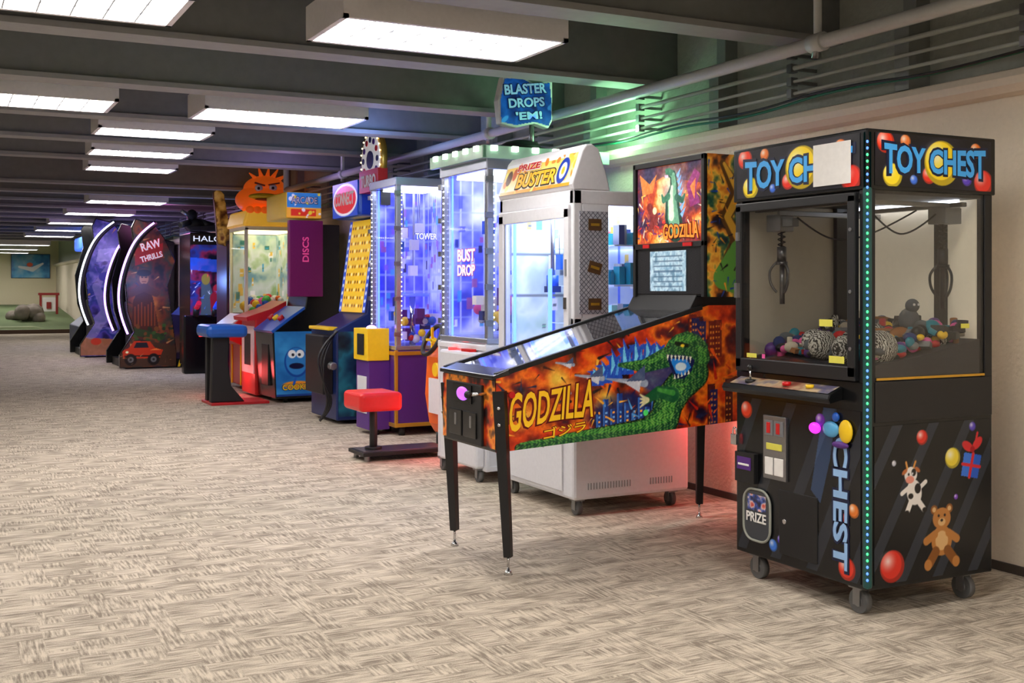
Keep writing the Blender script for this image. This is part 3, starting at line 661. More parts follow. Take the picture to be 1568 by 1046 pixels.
    c.stroke(mb, [.035, .055, .07, .12, .15, .14], (16, 60, 50)); c.stroke(mb, [.02, .035, .045, .08, .10, .08], (110, 175, 140)); c.stroke([(.335, .30), (.325, .22), (.33, .14)], [.02, .045, .05], (215, 240, 215))
    c.poly([(.27, .40), (.31, .405), (.35, .385), (.33, .36), (.275, .372)], (50, 120, 90)); c.poly([(.265, .368), (.30, .365), (.30, .352), (.27, .35)], (250, 200, 230))
    for k in range(7): zz = .36-.035*k; c.poly([(.375+.006*k, zz), (.415+.008*k, zz+.035), (.395+.006*k, zz-.02)], (130, 190, 255))
    c.stroke([(.30, .25), (.255, .23), (.24, .26)], [.04, .03, .015], (50, 120, 90)); c.stroke([(.38, .24), (.43, .22), (.45, .25)], [.04, .03, .015], (40, 100, 80))
    c.stroke([(.05, .36), (.10, .30), (.16, .31), (.13, .22), (.07, .17)], [.02, .04, .05, .06, .02], (190, 60, 30)); c.poly([(.02, .39), (.12, .33), (.19, .38), (.15, .28), (.05, .27)], (225, 130, 50), .9)
    c.poly([(.47, .30), (.54, .38), (.59, .35), (.55, .27), (.59, .2), (.50, .18)], (150, 40, 120), .9); c.poly([(.50, .29), (.55, .33), (.54, .22)], (240, 130, 60)); c.stroke([(.12, .20), (.17, .14), (.12, .08)], [.05, .07, .03], (120, 30, 30)); c.ell(.17, .18, .02, .02, (250, 240, 180))
    c.noise(88, 70, [(0, 0, 0), (128, 100, 90), (255, 255, 255)], .12)
    fpanel('backglass', c, hx-.006, hy1-.03, 1.625, 2.05, hy0+.03, P, .6)
    text('backglass_logo', 'GODZILLA', (hx-.009, 5.02, 1.685), FU, FV, .32, .07, M('logo_orange', (250, 150, 50), .4, emit=.5), P, .015, tr, .08, arch=.3)
    c = Cv(W, .25, 160, (48, 48, 52)); c.put((np.sin(c.X*420)*np.sin(c.Y*420) > 0).astype(float), (20, 20, 22), .8); fpanel('speaker_panel', c, hx-.006, hy1-.03, 1.345, 1.595, hy0+.03, P)
    b = MB(); b.box(hx-.026, hx-.02, 5.30, 5.36, 1.60, 1.62, red).box(hx-.026, hx-.02, 4.90, 4.98, 1.60, 1.62, red); b.done('small_labels', P)
    c = Cv(.40, .22, 260, (150, 190, 215)); c.noise(50, 30, [(90, 125, 150), (200, 218, 226), (110, 150, 175)], .8)
    for k in range(7): c.rect(.04, .02+.028*k, .36, .028+.028*k, (60, 90, 120), .7)
    fpanel('score_display', c, hx-.010, 5.31, 1.36, 1.58, 4.97, P, .4)
    W, H = .34, .75
    c = Cv(W, H, 260); c.noise(70, 10, [(20, 14, 30), (60, 30, 20), (200, 110, 30), (240, 180, 60), (30, 80, 60), (20, 20, 40)])
    c.stroke([(.10, .70), (.2, .55), (.12, .42), (.2, .3), (.1, .15)], [.04, .09, .07, .09, .05], (90, 55, 20)); c.stroke([(.11, .70), (.21, .55), (.13, .42), (.21, .3), (.11, .15)], [.02, .05, .04, .05, .02], (215, 160, 50)); c.stroke([(.2, .25), (.1, .1), (.25, .05)], [.1, .12, .1], (90, 150, 60)); c.stroke([(.26, .66), (.28, .4)], [.08, .05], (200, 40, 30)); c.shards(6, 70, [(20, 60, 150), (250, 160, 40), (20, 10, 20)], .06, 0, 0, W, H)
    spanel('head_side_art', c, hy0-.003, hx, 3.95, 1.33, 2.08, P, .1)
    plight('under_cabinet_glow', (4.45, 5.66, .50), (1, .05, .05), 4.5, .05, P)
pinball()

# ================================================================ 3. WHITE PRIZE CRANE
def white_crane():
    x0, x1, y0, y1 = 3.435, 4.28, 5.877, 6.866
    P = root('prize_vending_crane', (3.85, 6.37, 0))
    box('lower_cabinet', x0, x1, y0, y1, .10, .95, white, P, .02)
    b = MB(); b.box(x0, x0+.06, y0, y0+.05, .95, 1.97, white).box(x0, x0+.06, y1-.05, y1, .95, 1.97, white).box(x1-.06, x1, y0, y0+.05, .95, 1.97, white).box(x1-.06, x1, y1-.05, y1, .95, 1.97, white)
    b.box(x0, x1, y0, y1, 1.88, 1.97, white); b.box(x0+.06, x0+.25, y0+.001, y0+.05, .95, 1.89, white); b.box(x0, x1, y0, y0+.05, .9, 1.2, white); b.done('upper_frame', P, .008)
    pr = [(x0, 1.965), (x0-.015, 2.00), (x0+.06, 2.21), (x0+.09, 2.245), (x0+.13, 2.25), (x0+.18, 2.22), (x0+.24, 2.05), (x0+.26, 1.965)]
    prism('marquee_housing', pr, 'Y', y0, y1, white, P, .01)
    c = Cv(.93, .2, 220, (250, 205, 60)); c.grad((240, 232, 215), (245, 200, 80)); c.rect(0, 0, .93, .02, (210, 150, 40)); c.rect(0, .18, .93, .2, (230, 235, 240)); c.scatter(2, 40, [(235, 130, 50), (255, 235, 120), (235, 180, 70)], .01, .03)
    c.ell(.80, .1, .07, .08, (30, 60, 160)); c.ell(.80, .1, .04, .05, (230, 230, 240)); c.ell(.80, .1, .02, .025, (240, 180, 40)); c.ell(.07, .11, .04, .05, (90, 50, 30)); c.ell(.14, .13, .03, .04, (200, 90, 40))
    panel('marquee_art', c, (x0-.017, y1-.03, 1.995), (0, -.93, 0), (.072, 0, .205), P, .1)
    V = Vector((.33, 0, .944)).normalized()
    text('marquee_text', 'BUSTER', (x0+.008, 6.36, 2.075), FU, V, .52, .10, M('letter_gold', (245, 180, 40), .4, emit=.12), P, .03, M('letter_black', (25, 20, 20), .5), .08)
    text('marquee_text_top', 'PRIZE', (x0+.035, 6.5, 2.165), FU, V, .3, .045, red, P, .02, paper, .06)
    m, nt, bb = nodes_mat('diamond_plate'); g = nt.nodes.new('ShaderNodeNewGeometry'); mp = nt.nodes.new('ShaderNodeMapping'); mp.inputs['Rotation'].default_value = (0, math.radians(45), 0)
    ck = nt.nodes.new('ShaderNodeTexBrick'); ck.offset = 0; ck.inputs['Scale'].default_value = 22; ck.inputs['Color1'].default_value = S(185, 185, 195); ck.inputs['Color2'].default_value = S(165, 168, 180); ck.inputs['Mortar'].default_value = S(85, 85, 98)
    ck.inputs['Mortar Size'].default_value = .05; ck.inputs['Brick Width'].default_value = .5; ck.inputs['Row Height'].default_value = .5
    sw = nt.nodes.new('ShaderNodeMapping'); sw.inputs['Rotation'].default_value = (math.radians(-90), 0, 0)
    nt.links.new(g.outputs['Position'], mp.inputs[0]); nt.links.new(mp.outputs[0], sw.inputs[0]); nt.links.new(sw.outputs[0], ck.inputs['Vector']); nt.links.new(ck.outputs['Color'], bb.inputs['Base Color'])
    box('diamond_panel', x0+.04, x0+.24, y0-.006, y0, 1.22, 1.84, m, P, 0)
    c1 = M('sticker_brown', (90, 60, 30), .5); b = MB()
    for zz in (1.76, 1.50, 1.28): b.box(x0+.10, x0+.19, y0-.010, y0-.006, zz-.035, zz+.035, c1, Matrix.Rotation(.25 if zz == 1.50 else 0, 4, 'Y')).box(x0+.115, x0+.175, y0-.012, y0-.009, zz-.008, zz+.008, gold, Matrix.Rotation(.25 if zz == 1.50 else 0, 4, 'Y'))
    b.done('column_stickers', P)
    box('glass_side', x0+.27, x1-.06, y0+.01, y0+.016, 1.2, 1.88, glass, P, 0)
    b = MB(); b.box(x0-.02, x0+.005, y0+.03, y0+.09, .92, 1.86, white).box(x0-.02, x0+.005, y1-.09, y1-.02, .92, 1.86, white).box(x0-.02, x0+.005, y0+.03, y1-.02, 1.80, 1.88, white).box(x0-.02, x0+.005, y0+.03, y1-.02, .88, .97, white); b.done('door_frame', P, .006)
    box('glass_front', x0-.01, x0-.004, y0+.09, y1-.09, .96, 1.81, glass, P, 0)
    b = MB(); b.box(x0-.012, x0-.002, y0+.09, y0+.10, .96, 1.81, grey).box(x0-.012, x0-.002, y1-.10, y1-.09, .96, 1.81, grey).box(x0-.012, x0-.002, y0+.09, y1-.09, 1.80, 1.812, grey).done('door_gasket', P)
    b = MB(); b.box(x0-.03, x0-.02, y0+.045, y0+.075, 1.25, 1.32, chrome).box(x0-.024, x0-.02, y0+.05, y0+.07, 1.45, 1.55, grey); b.done('lock', P)
    cc_ = [(235, 235, 240), (90, 150, 200), (90, 100, 120), (225, 190, 90), (130, 200, 160), (150, 160, 180), (200, 60, 60)]
    c = Cv(.85, .9, 110, (225, 232, 245)); c.noise(14, 5, [(165, 185, 225), (225, 232, 248)], .8)
    for k in range(5): c.rect(.02+.19*k, 0, .045+.19*k, .9, (80, 110, 250), .9)  # blue LED light painted as stripes in the panel colour
    c.cards(8, 24, cc_, .03, .08)
    panel('interior_back', c, (x1-.07, y1-.05, .96), (0, -.89, 0), (0, 0, .92), P, .25)  # emissive canvas stands in for light inside the cabinet
    c = Cv(.7, .9, 110, (220, 232, 240)); c.noise(15, 6, [(165, 185, 200), (205, 220, 225), (165, 195, 188)], .9); c.rect(.3, 0, .33, .9, (90, 120, 255)); c.rect(.0, .62, .7, .64, (120, 130, 140)); c.rect(.0, .35, .7, .37, (120, 130, 140)); c.cards(5, 16, cc_[:6], .03, .07)
    panel('interior_far', c, (x0+.06, y1-.06, .96), (.71, 0, 0), (0, 0, .92), P, .2)  # emissive as well, with an LED line painted in
    b = MB(); b.box(x0+.02, x1-.06, y0+.05, y1-.05, .95, .97, white)
    for yy in (y0+.16, y1-.10): b.box(x0+.06, x0+.075, yy, yy+.015, .97, 1.88, ledb)
    b.box(x0+.07, x0+.09, 6.30, 6.32, .97, 1.5, ledb); b.box(x0+.1, x1-.1, y0+.1, y1-.1, 1.865, 1.88, ledw); b.done('interior_leds', P)
    b = MB(); b.cyl((x0+.16, 6.42, 1.45), (x0+.16, 6.42, 1.86), .012, steel).cyl((x0+.16, 6.42, 1.38), (x0+.16, 6.42, 1.46), .04, blue, 16).box(x0+.12, x0+.2, 6.38, 6.46, 1.35, 1.39, M('grabber_dark', (40, 60, 110), .3)); b.done('prize_grabber', P)
    b = MB(); R = random.Random(5)
    for r_ in range(3):
        zz = 1.15+.25*r_
        b.box(x0+.35, x1-.10, y0+.1, y1-.1, zz-.012, zz-.004, M('acrylic_shelf', (200, 220, 240), .1))
        for k in range(12):
            xx = x0+.40+.05*(k % 6); yy = y0+.16+.30*(k//6)+R.uniform(-.04, .1); h = R.uniform(.06, .14); b.box(xx, xx+.04, yy, yy+.07, zz, zz+h, R.choice([paper, teal, dblue, grey, yellow, white, M('mint_box', (160, 220, 200), .5)]))
    for k in range(7):
        yy = y0+.2+.1*k; b.cyl((x0+.3, yy, 1.6), (x0+.3, yy, 1.86), .003, steel, 6).box(x0+.29, x0+.31, yy-.03, yy+.03, 1.50, 1.6, R.choice([paper, blue, teal, grey]))
    b.done('prizes', P)
    b = MB(); b.box(x0-.012, x0, 6.0, 6.75, .14, .86, white); b.box(x0-.018, x0-.01, 6.22, 6.52, .38, .60, M('clear_flap', (175, 180, 180), .15)).done('prize_hatch', P, .006)
    b = MB()
    for k in range(16): xx = x0+.10+.02*k; b.box(xx, xx+.004, y0-.003, y0, .16, .20, grey)
    for k in range(9): xx = x0+.55+.02*k; b.box(xx, xx+.004, y0-.003, y0, .16, .20, grey)
    b.done('vent_slots', P)
    for xx, yy in ((x0+.07, y0+.08), (x0+.07, y1-.08), (x1-.09, y0+.08), (x1-.09, y1-.08)): caster(P, xx, yy, .045, .105)
    plight('interior_lamp', (3.65, 6.35, 1.78), (.75, .85, 1), 6, .1, P)
white_crane()

# ================================================================ 4. TALL LED PRIZE TOWER with crown + sign
def led_tower(name, x0, x1, y0, y1, zbase, ztop, basem, trim, seed, words, tint):
    P = root(name, ((x0+x1)/2, (y0+y1)/2, 0))
    b = MB(); b.box(x0, x1, y0, y1, .08, zbase, basem)
    b.done('base_cabinet', P, .015)
    b = MB()
    for zz in (.10, zbase-.03): b.box(x0-.012, x1+.012, y0-.012, y1+.012, zz-.018, zz+.018, trim)
    b.box(x0-.01, x0+.02, y0-.01, y0+.02, .08, zbase, trim).box(x0-.01, x0+.02, y1-.02, y1+.01, .08, zbase, trim).done('base_trim', P, .004)
    pm = M('tower_post', (180, 185, 200), .22, .7)
    b = MB()
    for xx, yy in ((x0+.01, y0+.01), (x0+.01, y1-.06), (x1-.06, y0+.01), (x1-.06, y1-.06)): b.box(xx, xx+.05, yy, yy+.05, zbase, ztop, pm)
    b.box(x0, x1, y0, y1, ztop-.08, ztop, pm).box(x0, x1, y0, y1, zbase, zbase+.04, pm).done('frame', P, .006)
    b = MB()
    for xx, yy in ((x0+.07, y0+.075), (x0+.07, y1-.08), (x1-.08, y0+.07)): b.box(xx, xx+.012, yy, yy+.012, zbase+.04, ztop-.08, ledb)
    b.box(x0+.1, x1-.1, y0+.1, y1-.1, ztop-.095, ztop-.082, ledw)
    z = zbase+.1
    while z < ztop-.12:
        b.sph((x0+.066, y0+.02, z), .007, ledd, 6).sph((x0+.004, y1-.065, z), .007, ledd, 6).sph((x1-.066, y0+.01, z), .007, ledd, 6); z += .045
    b.done('led_strips', P)
    b = MB()
    for k in range(5):
        zz = zbase+.15+(ztop-zbase-.3)*k/4
        b.box(x0-.012, x0+.05, y0-.008, y0+.012, zz-.02, zz+.02, steel).box(x0-.012, x0+.012, y1-.05, y1+.005, zz-.02, zz+.02, steel)
    b.done('hinges', P)
    box('glass_front', x0+.022, x0+.028, y0+.06, y1-.06, zbase+.04, ztop-.08, glass, P, 0)
    box('glass_side', x0+.06, x1-.06, y0+.022, y0+.028, zbase+.04, ztop-.08, glass, P, 0)
    H = ztop-zbase-.12
    def art(w, sd):
        c = Cv(w, H, 90); c.noise(sd, 4, [tint[0], tint[1], tint[2]], 1); R = random.Random(sd)
        n = int(w/.1)
        for k in range(n+1): c.rect(k*.1, 0, k*.1+.012, H, (205, 215, 255), .8)  # bright LED lines painted into the panel colour
        for k in range(9): c.rect(0, H*k/9, w, H*k/9+.012, (160, 175, 250), .6)
        for k in range(34):
            xx, zz = R.uniform(.02, w-.08), R.uniform(.02, H-.1); ww = R.uniform(.02, .06)
            c.rect(xx, zz, xx+ww, zz+R.uniform(.03, .1), R.choice([(220, 225, 255), (150, 80, 150), (30, 40, 120), (60, 150, 220), (20, 20, 60), (120, 80, 210), (70, 80, 210)]), .8)
        return c
    panel('interior_back', art(y1-y0-.1, seed), (x1-.06, y1-.05, zbase+.04), (0, -(y1-y0-.1), 0), (0, 0, H), P, .4)  # glowing canvas gives off the tower's interior light
    panel('interior_far', art(x1-x0-.1, seed+1), (x0+.05, y1-.06, zbase+.04), (x1-x0-.1, 0, 0), (0, 0, H), P, .4)
    b = MB(); R = random.Random(seed)
    for k in range(30):
        xx, yy, zz = R.uniform(x0+.1, x1-.2), R.uniform(y0+.1, y1-.2), zbase+.05+R.random()*.25
        if k % 2: b.box(xx, xx+R.uniform(.05, .1), yy, yy+.07, zz, zz+R.uniform(.05, .14), R.choice([white, blue, purple, dblue, yellow, purple, paper]))
        else: b.sph((xx, yy, zz+.04), R.uniform(.03, .05), R.choice([pink, yellow, blue, white, red]), 10)
    b.cyl(((x0+x1)/2, (y0+y1)/2, zbase+.04), ((x0+x1)/2, (y0+y1)/2, zbase+.5), .03, chrome).cyl(((x0+x1)/2, (y0+y1)/2, zbase+.5), ((x0+x1)/2, (y0+y1)/2, zbase+.53), .16, M('disc_blue', (90, 110, 255), .2, emit=.6), 24)
    b.done('prizes_and_turntable', P)
    hang = MB()
    for k in range(8):
        xx, yy, zz = R.uniform(x0+.15, x1-.15), R.uniform(y0+.15, y1-.15), ztop-.35-.5*R.random()
        hang.cyl((xx, yy, zz), (xx, yy, ztop-.08), .004, steel, 6).box(xx-.04, xx+.04, yy-.03, yy+.03, zz-.10, zz, R.choice([white, blue, purple, paper, dblue]))
    hang.done('hanging_prizes', P)
    if words:
        text('side_words', words, ((x0+x1)/2, y0+.018, ztop-.55), SU, SV, .22, .06, M('sign_white_glow', (240, 245, 255), .4, emit=.7), P, .02, blue, .06)
    return P
P4 = led_tower('tall_prize_tower_game', 3.5, 4.42, 7.2, 8.03, .98, 2.30, white, white, 31, '', [(60, 70, 205), (130, 140, 245), (215, 220, 255)])
swg = M('sign_white_glow', (240, 245, 255), .4, emit=.7)
text('front_words', 'BUST', (3.517, 7.58, 1.62), FU, FV, .30, .09, swg, P4, .02, pink, .06)
text('front_words_b', 'DROP', (3.517, 7.58, 1.51), FU, FV, .30, .08, swg, P4, .02, pink, .06)
b = MB(); b.box(3.42, 3.5, 7.22, 7.86, .10, .92, white); b.done('front_console', P4, .02)
b = MB(); b.box(3.41, 3.42, 7.35, 7.75, .55, .80, M('console_grey', (150, 150, 160), .3)).box(3.405, 3.42, 7.4, 7.6, .3, .45, blackm).box(3.44, 3.49, 7.35, 7.5, .92, .94, red).cyl((3.46, 7.7, .92), (3.46, 7.7, .94), .03, ledr).done('console_details', P4)
for xx, yy in ((3.48, 7.28), (3.48, 7.90), (4.3, 7.28), (4.3, 7.94)): caster(P4, xx, yy, .045, .105)
b = MB(); b.box(3.46, 4.46, 7.16, 8.06, 2.30, 2.34, white)
gcrown = M('crown_green_glass', (160, 195, 172), .2, emit=.1)
b.box(3.44, 4.48, 7.14, 7.17, 2.29, 2.38, gcrown).box(3.44, 3.47, 7.14, 8.08, 2.29, 2.38, gcrown)
cb = M('crown_bulb', (225, 255, 225), .5, emit=3)
for k in range(6): b.box(3.50+.165*k, 3.55+.165*k, 7.12, 7.15, 2.34, 2.38, cb)
for k in range(5): b.box(3.42, 3.45, 7.2+.18*k, 7.26+.18*k, 2.34, 2.38, cb)
b.done('lit_crown', P4, .004)
b = MB(); b.cyl((3.95, 7.55, 2.34), (3.95, 7.55, 2.42), .2, blackm, 28).sph((3.95, 7.55, 2.42), (.16, .16, .07), blackm).cyl((3.78, 7.5, 2.4), (4.12, 7.6, 2.47), .02, steel, 8).cyl((4.02, 7.5, 2.4), (4.02, 7.5, 2.62), .02, steel, 8); b.done('turret', P4)
sg = [(3.72, 2.58), (3.85, 2.56), (4.0, 2.60), (4.12, 2.57), (4.20, 2.63), (4.23, 2.78), (4.18, 2.94), (4.0, 2.90), (3.88, 2.95), (3.74, 2.93), (3.70, 2.75)]
prism('topper_sign', [(x if x < 4.16 else 4.155, z) for x, z in sg], 'Y', 7.42, 7.50, white, P4, .01)
c = Cv(.53, .40, 160, (30, 110, 180)); c.noise(44, 8, [(14, 50, 130), (24, 90, 190), (16, 44, 120)], .9); c.scatter(3, 12, [(15, 30, 90), (60, 150, 230)], .01, .04)
panel('topper_art', c, (3.70, 7.415, 2.56), (.53, 0, 0), (0, 0, .40), P4, .35, clip=[(x-3.70, z-2.56) for x, z in [(3.72, 2.59), (3.85, 2.575), (4.0, 2.61), (4.12, 2.585), (4.145, 2.64), (4.145, 2.78), (4.13, 2.915), (4.0, 2.885), (3.88, 2.935), (3.75, 2.915), (3.715, 2.75)]])
lc = M('letter_cyan', (150, 205, 245), .4, emit=.3)
ta = .12; TU = Vector((math.cos(ta), 0, math.sin(ta))); TV = Vector((-math.sin(ta), 0, math.cos(ta)))
text('topper_text', 'BLASTER', (3.92, 7.41, 2.85), TU, TV, .35, .075, lc, P4, .03, dblue, .08)
text('topper_text_b', "DROPS", (3.93, 7.41, 2.75), TU, TV, .30, .07, lc, P4, .03, dblue, .08)
text('topper_text_c', "'EM!", (3.95, 7.41, 2.655), TU, TV, .22, .06, lc, P4, .03, dblue, .08)
plight('crown_lamp', (4.45, 7.05, 2.50), (.4, 1, .5), 15, .08, P4)

# 5
P5 = led_tower('prize_wheel_tower_game', 3.87, 4.50, 9.9, 10.62, .80, 2.42, purple, gold, 52, 'TOWER', [(50, 60, 195), (100, 105, 235), (190, 200, 255)])
b = MB(); b.box(3.66, 3.87, 10.05, 10.4, .05, .70, purple); b.box(3.64, 3.86, 10.04, 10.42, .70, 1.0, yellow); b.box(3.63, 3.64, 10.12, 10.3, .75, .95, blackm).box(3.65, 3.66, 10.1, 10.35, .2, .55, white); b.sph((3.74, 10.2, 1.0), (.05, .05, .03), ledp); b.done('control_pedestal', P5, .012)
b = MB()
for yy in (9.95, 10.3, 10.6): b.cyl((3.95, yy, 0), (3.95, yy, .08), .03, blackm)
b.cyl((4.4, 9.97, 0), (4.4, 9.97, .08), .03, blackm).cyl((3.75, 10.1, 0), (3.75, 10.1, .06), .03, blackm); b.done('feet', P5)
b = MB(); b.cyl((3.93, 10.72, 2.66), (3.99, 10.72, 2.66), .29, gold, 36); b.cyl((3.92, 10.72, 2.66), (3.93, 10.72, 2.66), .255, M('wheel_face', (240, 238, 230), .4, emit=.25), 36)
for k in range(12):
    a = math.pi*2*k/12; b.cyl((3.912, 10.72+.2*math.cos(a), 2.66+.2*math.sin(a)), (3.921, 10.72+.2*math.cos(a), 2.66+.2*math.sin(a)), .03, (dblue, purple, red)[k % 3], 10)
for k in range(24):
    a = math.pi*2*k/24; b.sph((3.92, 10.72+.275*math.cos(a), 2.66+.275*math.sin(a)), .009, ledo, 6)
b.cyl((3.91, 10.72, 2.66), (3.92, 10.72, 2.66), .09, dblue, 20)
b.box(3.90, 4.0, 10.45, 10.99, 2.34, 2.56, red); b.box(3.95, 4.05, 10.5, 10.6, 2.2, 2.36, blackm); b.done('wheel_topper', P5)
text('wheel_text', 'TURBO', (3.897, 10.72, 2.45), FU, FV, .42, .12, paper, P5, .03)

# 6 kiddie driver + stool
P6 = root('kids_driving_game', (4.15, 9.0, 0))
prism('body', [(3.98, .10), (4.45, .10), (4.45, 1.5), (4.25, 1.5), (4.2, .95), (3.98, .90), (3.90, .78), (3.88, .45), (3.92, .2)], 'Y', 8.68, 9.25, orange, P6, .03)
prism('side_yellow', [(3.96, .45), (4.3, .5), (4.3, .85), (4.02, .82), (3.95, .72)], 'Y', 8.672, 8.68, yellow, P6, .0)
b = MB()
for yy in (8.75, 9.18): b.cyl((4.0, yy, 0), (4.0, yy, .12), .03, blackm).cyl((4.4, yy, 0), (4.4, yy, .12), .03, blackm)
b.box(3.87, 3.90, 8.8, 9.12, .3, .6, white).cyl((3.86, 8.96, .68), (3.90, 8.96, .68), .06, yellow, 20).done('front_details', P6)
torus('steering_wheel', (3.88, 9.06, .93), .14, .02, 'X', blackm, P6, tilt=Matrix.Rotation(.5, 3, 'Y'))
b = MB(); b.cyl((3.88, 9.06, .93), (4.04, 9.06, .85), .03, yellow).box(3.87, 3.89, 8.93, 9.19, .92, .94, yellow).box(3.87, 3.89, 9.05, 9.07, .82, 1.04, yellow).sph((3.96, 8.72, .93), .045, ledo).done('column', P6)
PS = root('red_stool', (3.3, 8.68, 0))
b = MB(); b.box(3.05, 3.80, 8.50, 8.86, .045, .075, blackm).box(3.07, 3.78, 8.53, 8.83, .075, .08, M('tread_plate', (90, 90, 95), .35, .7)); b.cyl((3.20, 8.68, .075), (3.20, 8.68, .42), .032, blackm).cyl((3.20, 8.68, .075), (3.20, 8.68, .1), .07, blackm)
for xx, yy in ((3.1, 8.55), (3.1, 8.81), (3.74, 8.55), (3.74, 8.81)): b.cyl((xx, yy, 0), (xx, yy, .05), .022, steel)
b.done('base_and_post', PS, .004)
redv = M('red_vinyl', (225, 35, 35), .35)
b = MB(); b.box(3.01, 3.37, 8.46, 8.88, .40, .55, redv); o = b.done('seat', PS, .035); o.modifiers['bevel'].segments = 4

# 7 yellow peg-board redemption
P7 = root('drop_board_redemption_game', (4.1, 11.4, 0))
prism('cabinet', [(3.66, .04), (4.5, .04), (4.5, 2.1), (4.12, 2.1), (3.98, 1.12), (3.66, .96)], 'Y', 11.0, 11.85, dblue, P7, .015)
c = Cv(.83, 1.0, 90, (245, 195, 30)); c.rect(0, 0, .08, 1, (40, 80, 200)); c.rect(.75, 0, .83, 1, (40, 80, 200))
for i in range(9):
    for j in range(11): c.ell(.13+.07*i, .07+.085*j, .018, .018, (90, 55, 20) if (i+j) % 3 else (255, 245, 200))
for j in range(12): c.ell(.04, .04+.083*j, .02, .02, (255, 255, 255)); c.ell(.79, .04+.083*j, .02, .02, (255, 255, 255))
panel('peg_board', c, (3.965, 11.84, 1.13), (0, -.83, 0), (.135, 0, .97), P7, .4)
b = MB(); b.box(3.90, 4.25, 11.0, 11.85, 2.12, 2.50, blue); b.done('sign_box', P7, .04)
c = Cv(.8, .36, 100, (30, 70, 190)); c.ell(.4, .18, .39, .17, (240, 240, 250)); c.ell(.4, .18, .35, .145, (215, 30, 40)); fpanel('sign_art', c, 3.895, 11.83, 2.13, 2.49, 11.03, P7, .5); text('sign_text', 'CONNECT', (3.89, 11.43, 2.32), FU, FV, .6, .14, paper, P7, .03)
c = Cv(.3, .34, 60, (30, 60, 170)); panel('sign_art_side', c, (3.93, 10.995, 2.14), (.3, 0, 0), (0, 0, .34), P7, .2)
c = Cv(.8, .9, 60); c.noise(90, 4, [(20, 30, 60), (40, 110, 130), (20, 20, 30)]); spanel('side_art', c, 10.995, 3.68, 4.45, .08, .94, P7, .05)
b = MB(); b.box(3.55, 3.66, 11.1, 11.7, .3, .9, blackm).box(3.60, 3.75, 11.1, 11.75, .95, .985, yellow).cyl((3.6, 11.0, .6), (3.6, 10.9, .6), .04, steel).done('ticket_door', P7, .01)
for k in range(3): tube('power_cable_%d' % k, [(3.64, 10.95-.02*k, .95), (3.50-.05*k, 10.9, .75), (3.48, 10.88, .45), (3.56+.03*k, 10.9, .2), (3.46, 10.92, .06)], .012, blackm, P7)

# 8a blue cartoon game
P8 = root('cartoon_redemption_arcade_game', (4.1, 13.8, 0))
prism('cabinet', [(3.70, .05), (4.5, .05), (4.5, 2.16), (4.24, 2.16), (4.06, 1.12), (3.86, .98), (3.66, .84)], 'Y', 13.4, 14.2, blackg, P8, .01)
c = Cv(.5, .86, 130, (40, 120, 205)); c.noise(10, 4, [(30, 100, 175), (60, 150, 215)], 1)
c.ell(.26, .45, .15, .20, (20, 70, 160)); c.ell(.26, .46, .13, .18, (50, 130, 205)); c.ell(.21, .56, .05, .055, (245, 250, 255)); c.ell(.31, .56, .05, .055, (245, 250, 255)); c.ell(.22, .55, .018, .02, (10, 10, 30)); c.ell(.30, .55, .018, .02, (10, 10, 30))
c.ell(.26, .40, .09, .04, (20, 20, 60)); c.stroke([(.38, .46), (.46, .58)], .03, (50, 130, 205)); c.ell(.46, .6, .03, .03, (50, 130, 205)); c.ell(.26, .15, .18, .05, (240, 150, 40)); c.rect(0, 0, .5, .03, (20, 60, 140)); c.stroke([(.24, .23), (.2, .1)], .03, (30, 90, 190))
panel('side_art', c, (3.71, 13.395, .08), (.50, 0, 0), (-.03, 0, .78), P8, .1)
text('side_text', 'COOKIE', (3.95, 13.388, .19), SU, SV, .34, .07, yellow, P8, .03, dblue, .07)
box('back_panel', 3.84, 4.26, 13.305, 13.40, 1.28, 2.2, magenta, P8, .01); text('back_text', 'DISCS', (4.04, 13.30, 1.85), Vector((0, 0, 1)), Vector((-1, 0, 0)), .3, .08, M('letter_pink', (240, 80, 150), .4, emit=.3), P8, .02)
b = MB(); b.box(3.80, 4.24, 13.30, 14.2, 2.22, 2.54, yellow).done('sign_box', P8, .02)
c = Cv(.42, .3, 120, (250, 180, 60)); c.rect(.0, .12, .42, .3, (60, 140, 210)); c.rect(.05, .02, .36, .1, (230, 60, 40)); c.scatter(5, 14, [(255, 255, 255), (250, 220, 60)], .01, .03); spanel('sign_art', c, 13.295, 3.81, 4.23, 2.23, 2.53, P8, .3); text('sign_text', 'ARCADE', (4.02, 13.288, 2.44), SU, SV, .32, .08, paper, P8, .02, dblue, .06)
b = MB(); b.prism([(3.66, .84), (3.86, .99), (4.06, 1.13), (4.05, 1.16), (3.84, 1.02), (3.64, .87)], 'Y', 13.38, 14.22, blue); b.prism([(3.55, 1.02), (3.86, 1.12), (4.06, 1.22), (4.06, 1.12), (3.86, 1.0), (3.56, .97)], 'Y', 14.2, 14.9, red); b.box(3.66, 3.70, 13.6, 13.9, .2, .7, blackm); b.done('control_panel', P8, .004)
for k, m_ in enumerate((red, yellow, red)): cyl('button_%d' % k, (3.82, 13.55+.22*k, 1.0), (3.79, 13.55+.22*k, 1.04), .04, m_, P8)
for xx, yy in ((3.85, 13.5), (3.85, 14.1), (4.4, 13.5), (4.4, 14.1)): cyl('foot', (xx, yy, 0), (xx, yy, .06), .03, blackm, P8)
box('side_cabinet', 3.66, 4.06, 14.2, 14.9, .03, 1.0, M('red_gloss', (200, 28, 28), .3), P8, .02)
b = MB(); b.box(3.65, 3.66, 14.25, 14.85, .3, .9, white).box(3.645, 3.65, 14.4, 14.7, .4, .8, blackm); b.done('side_cabinet_front', P8)
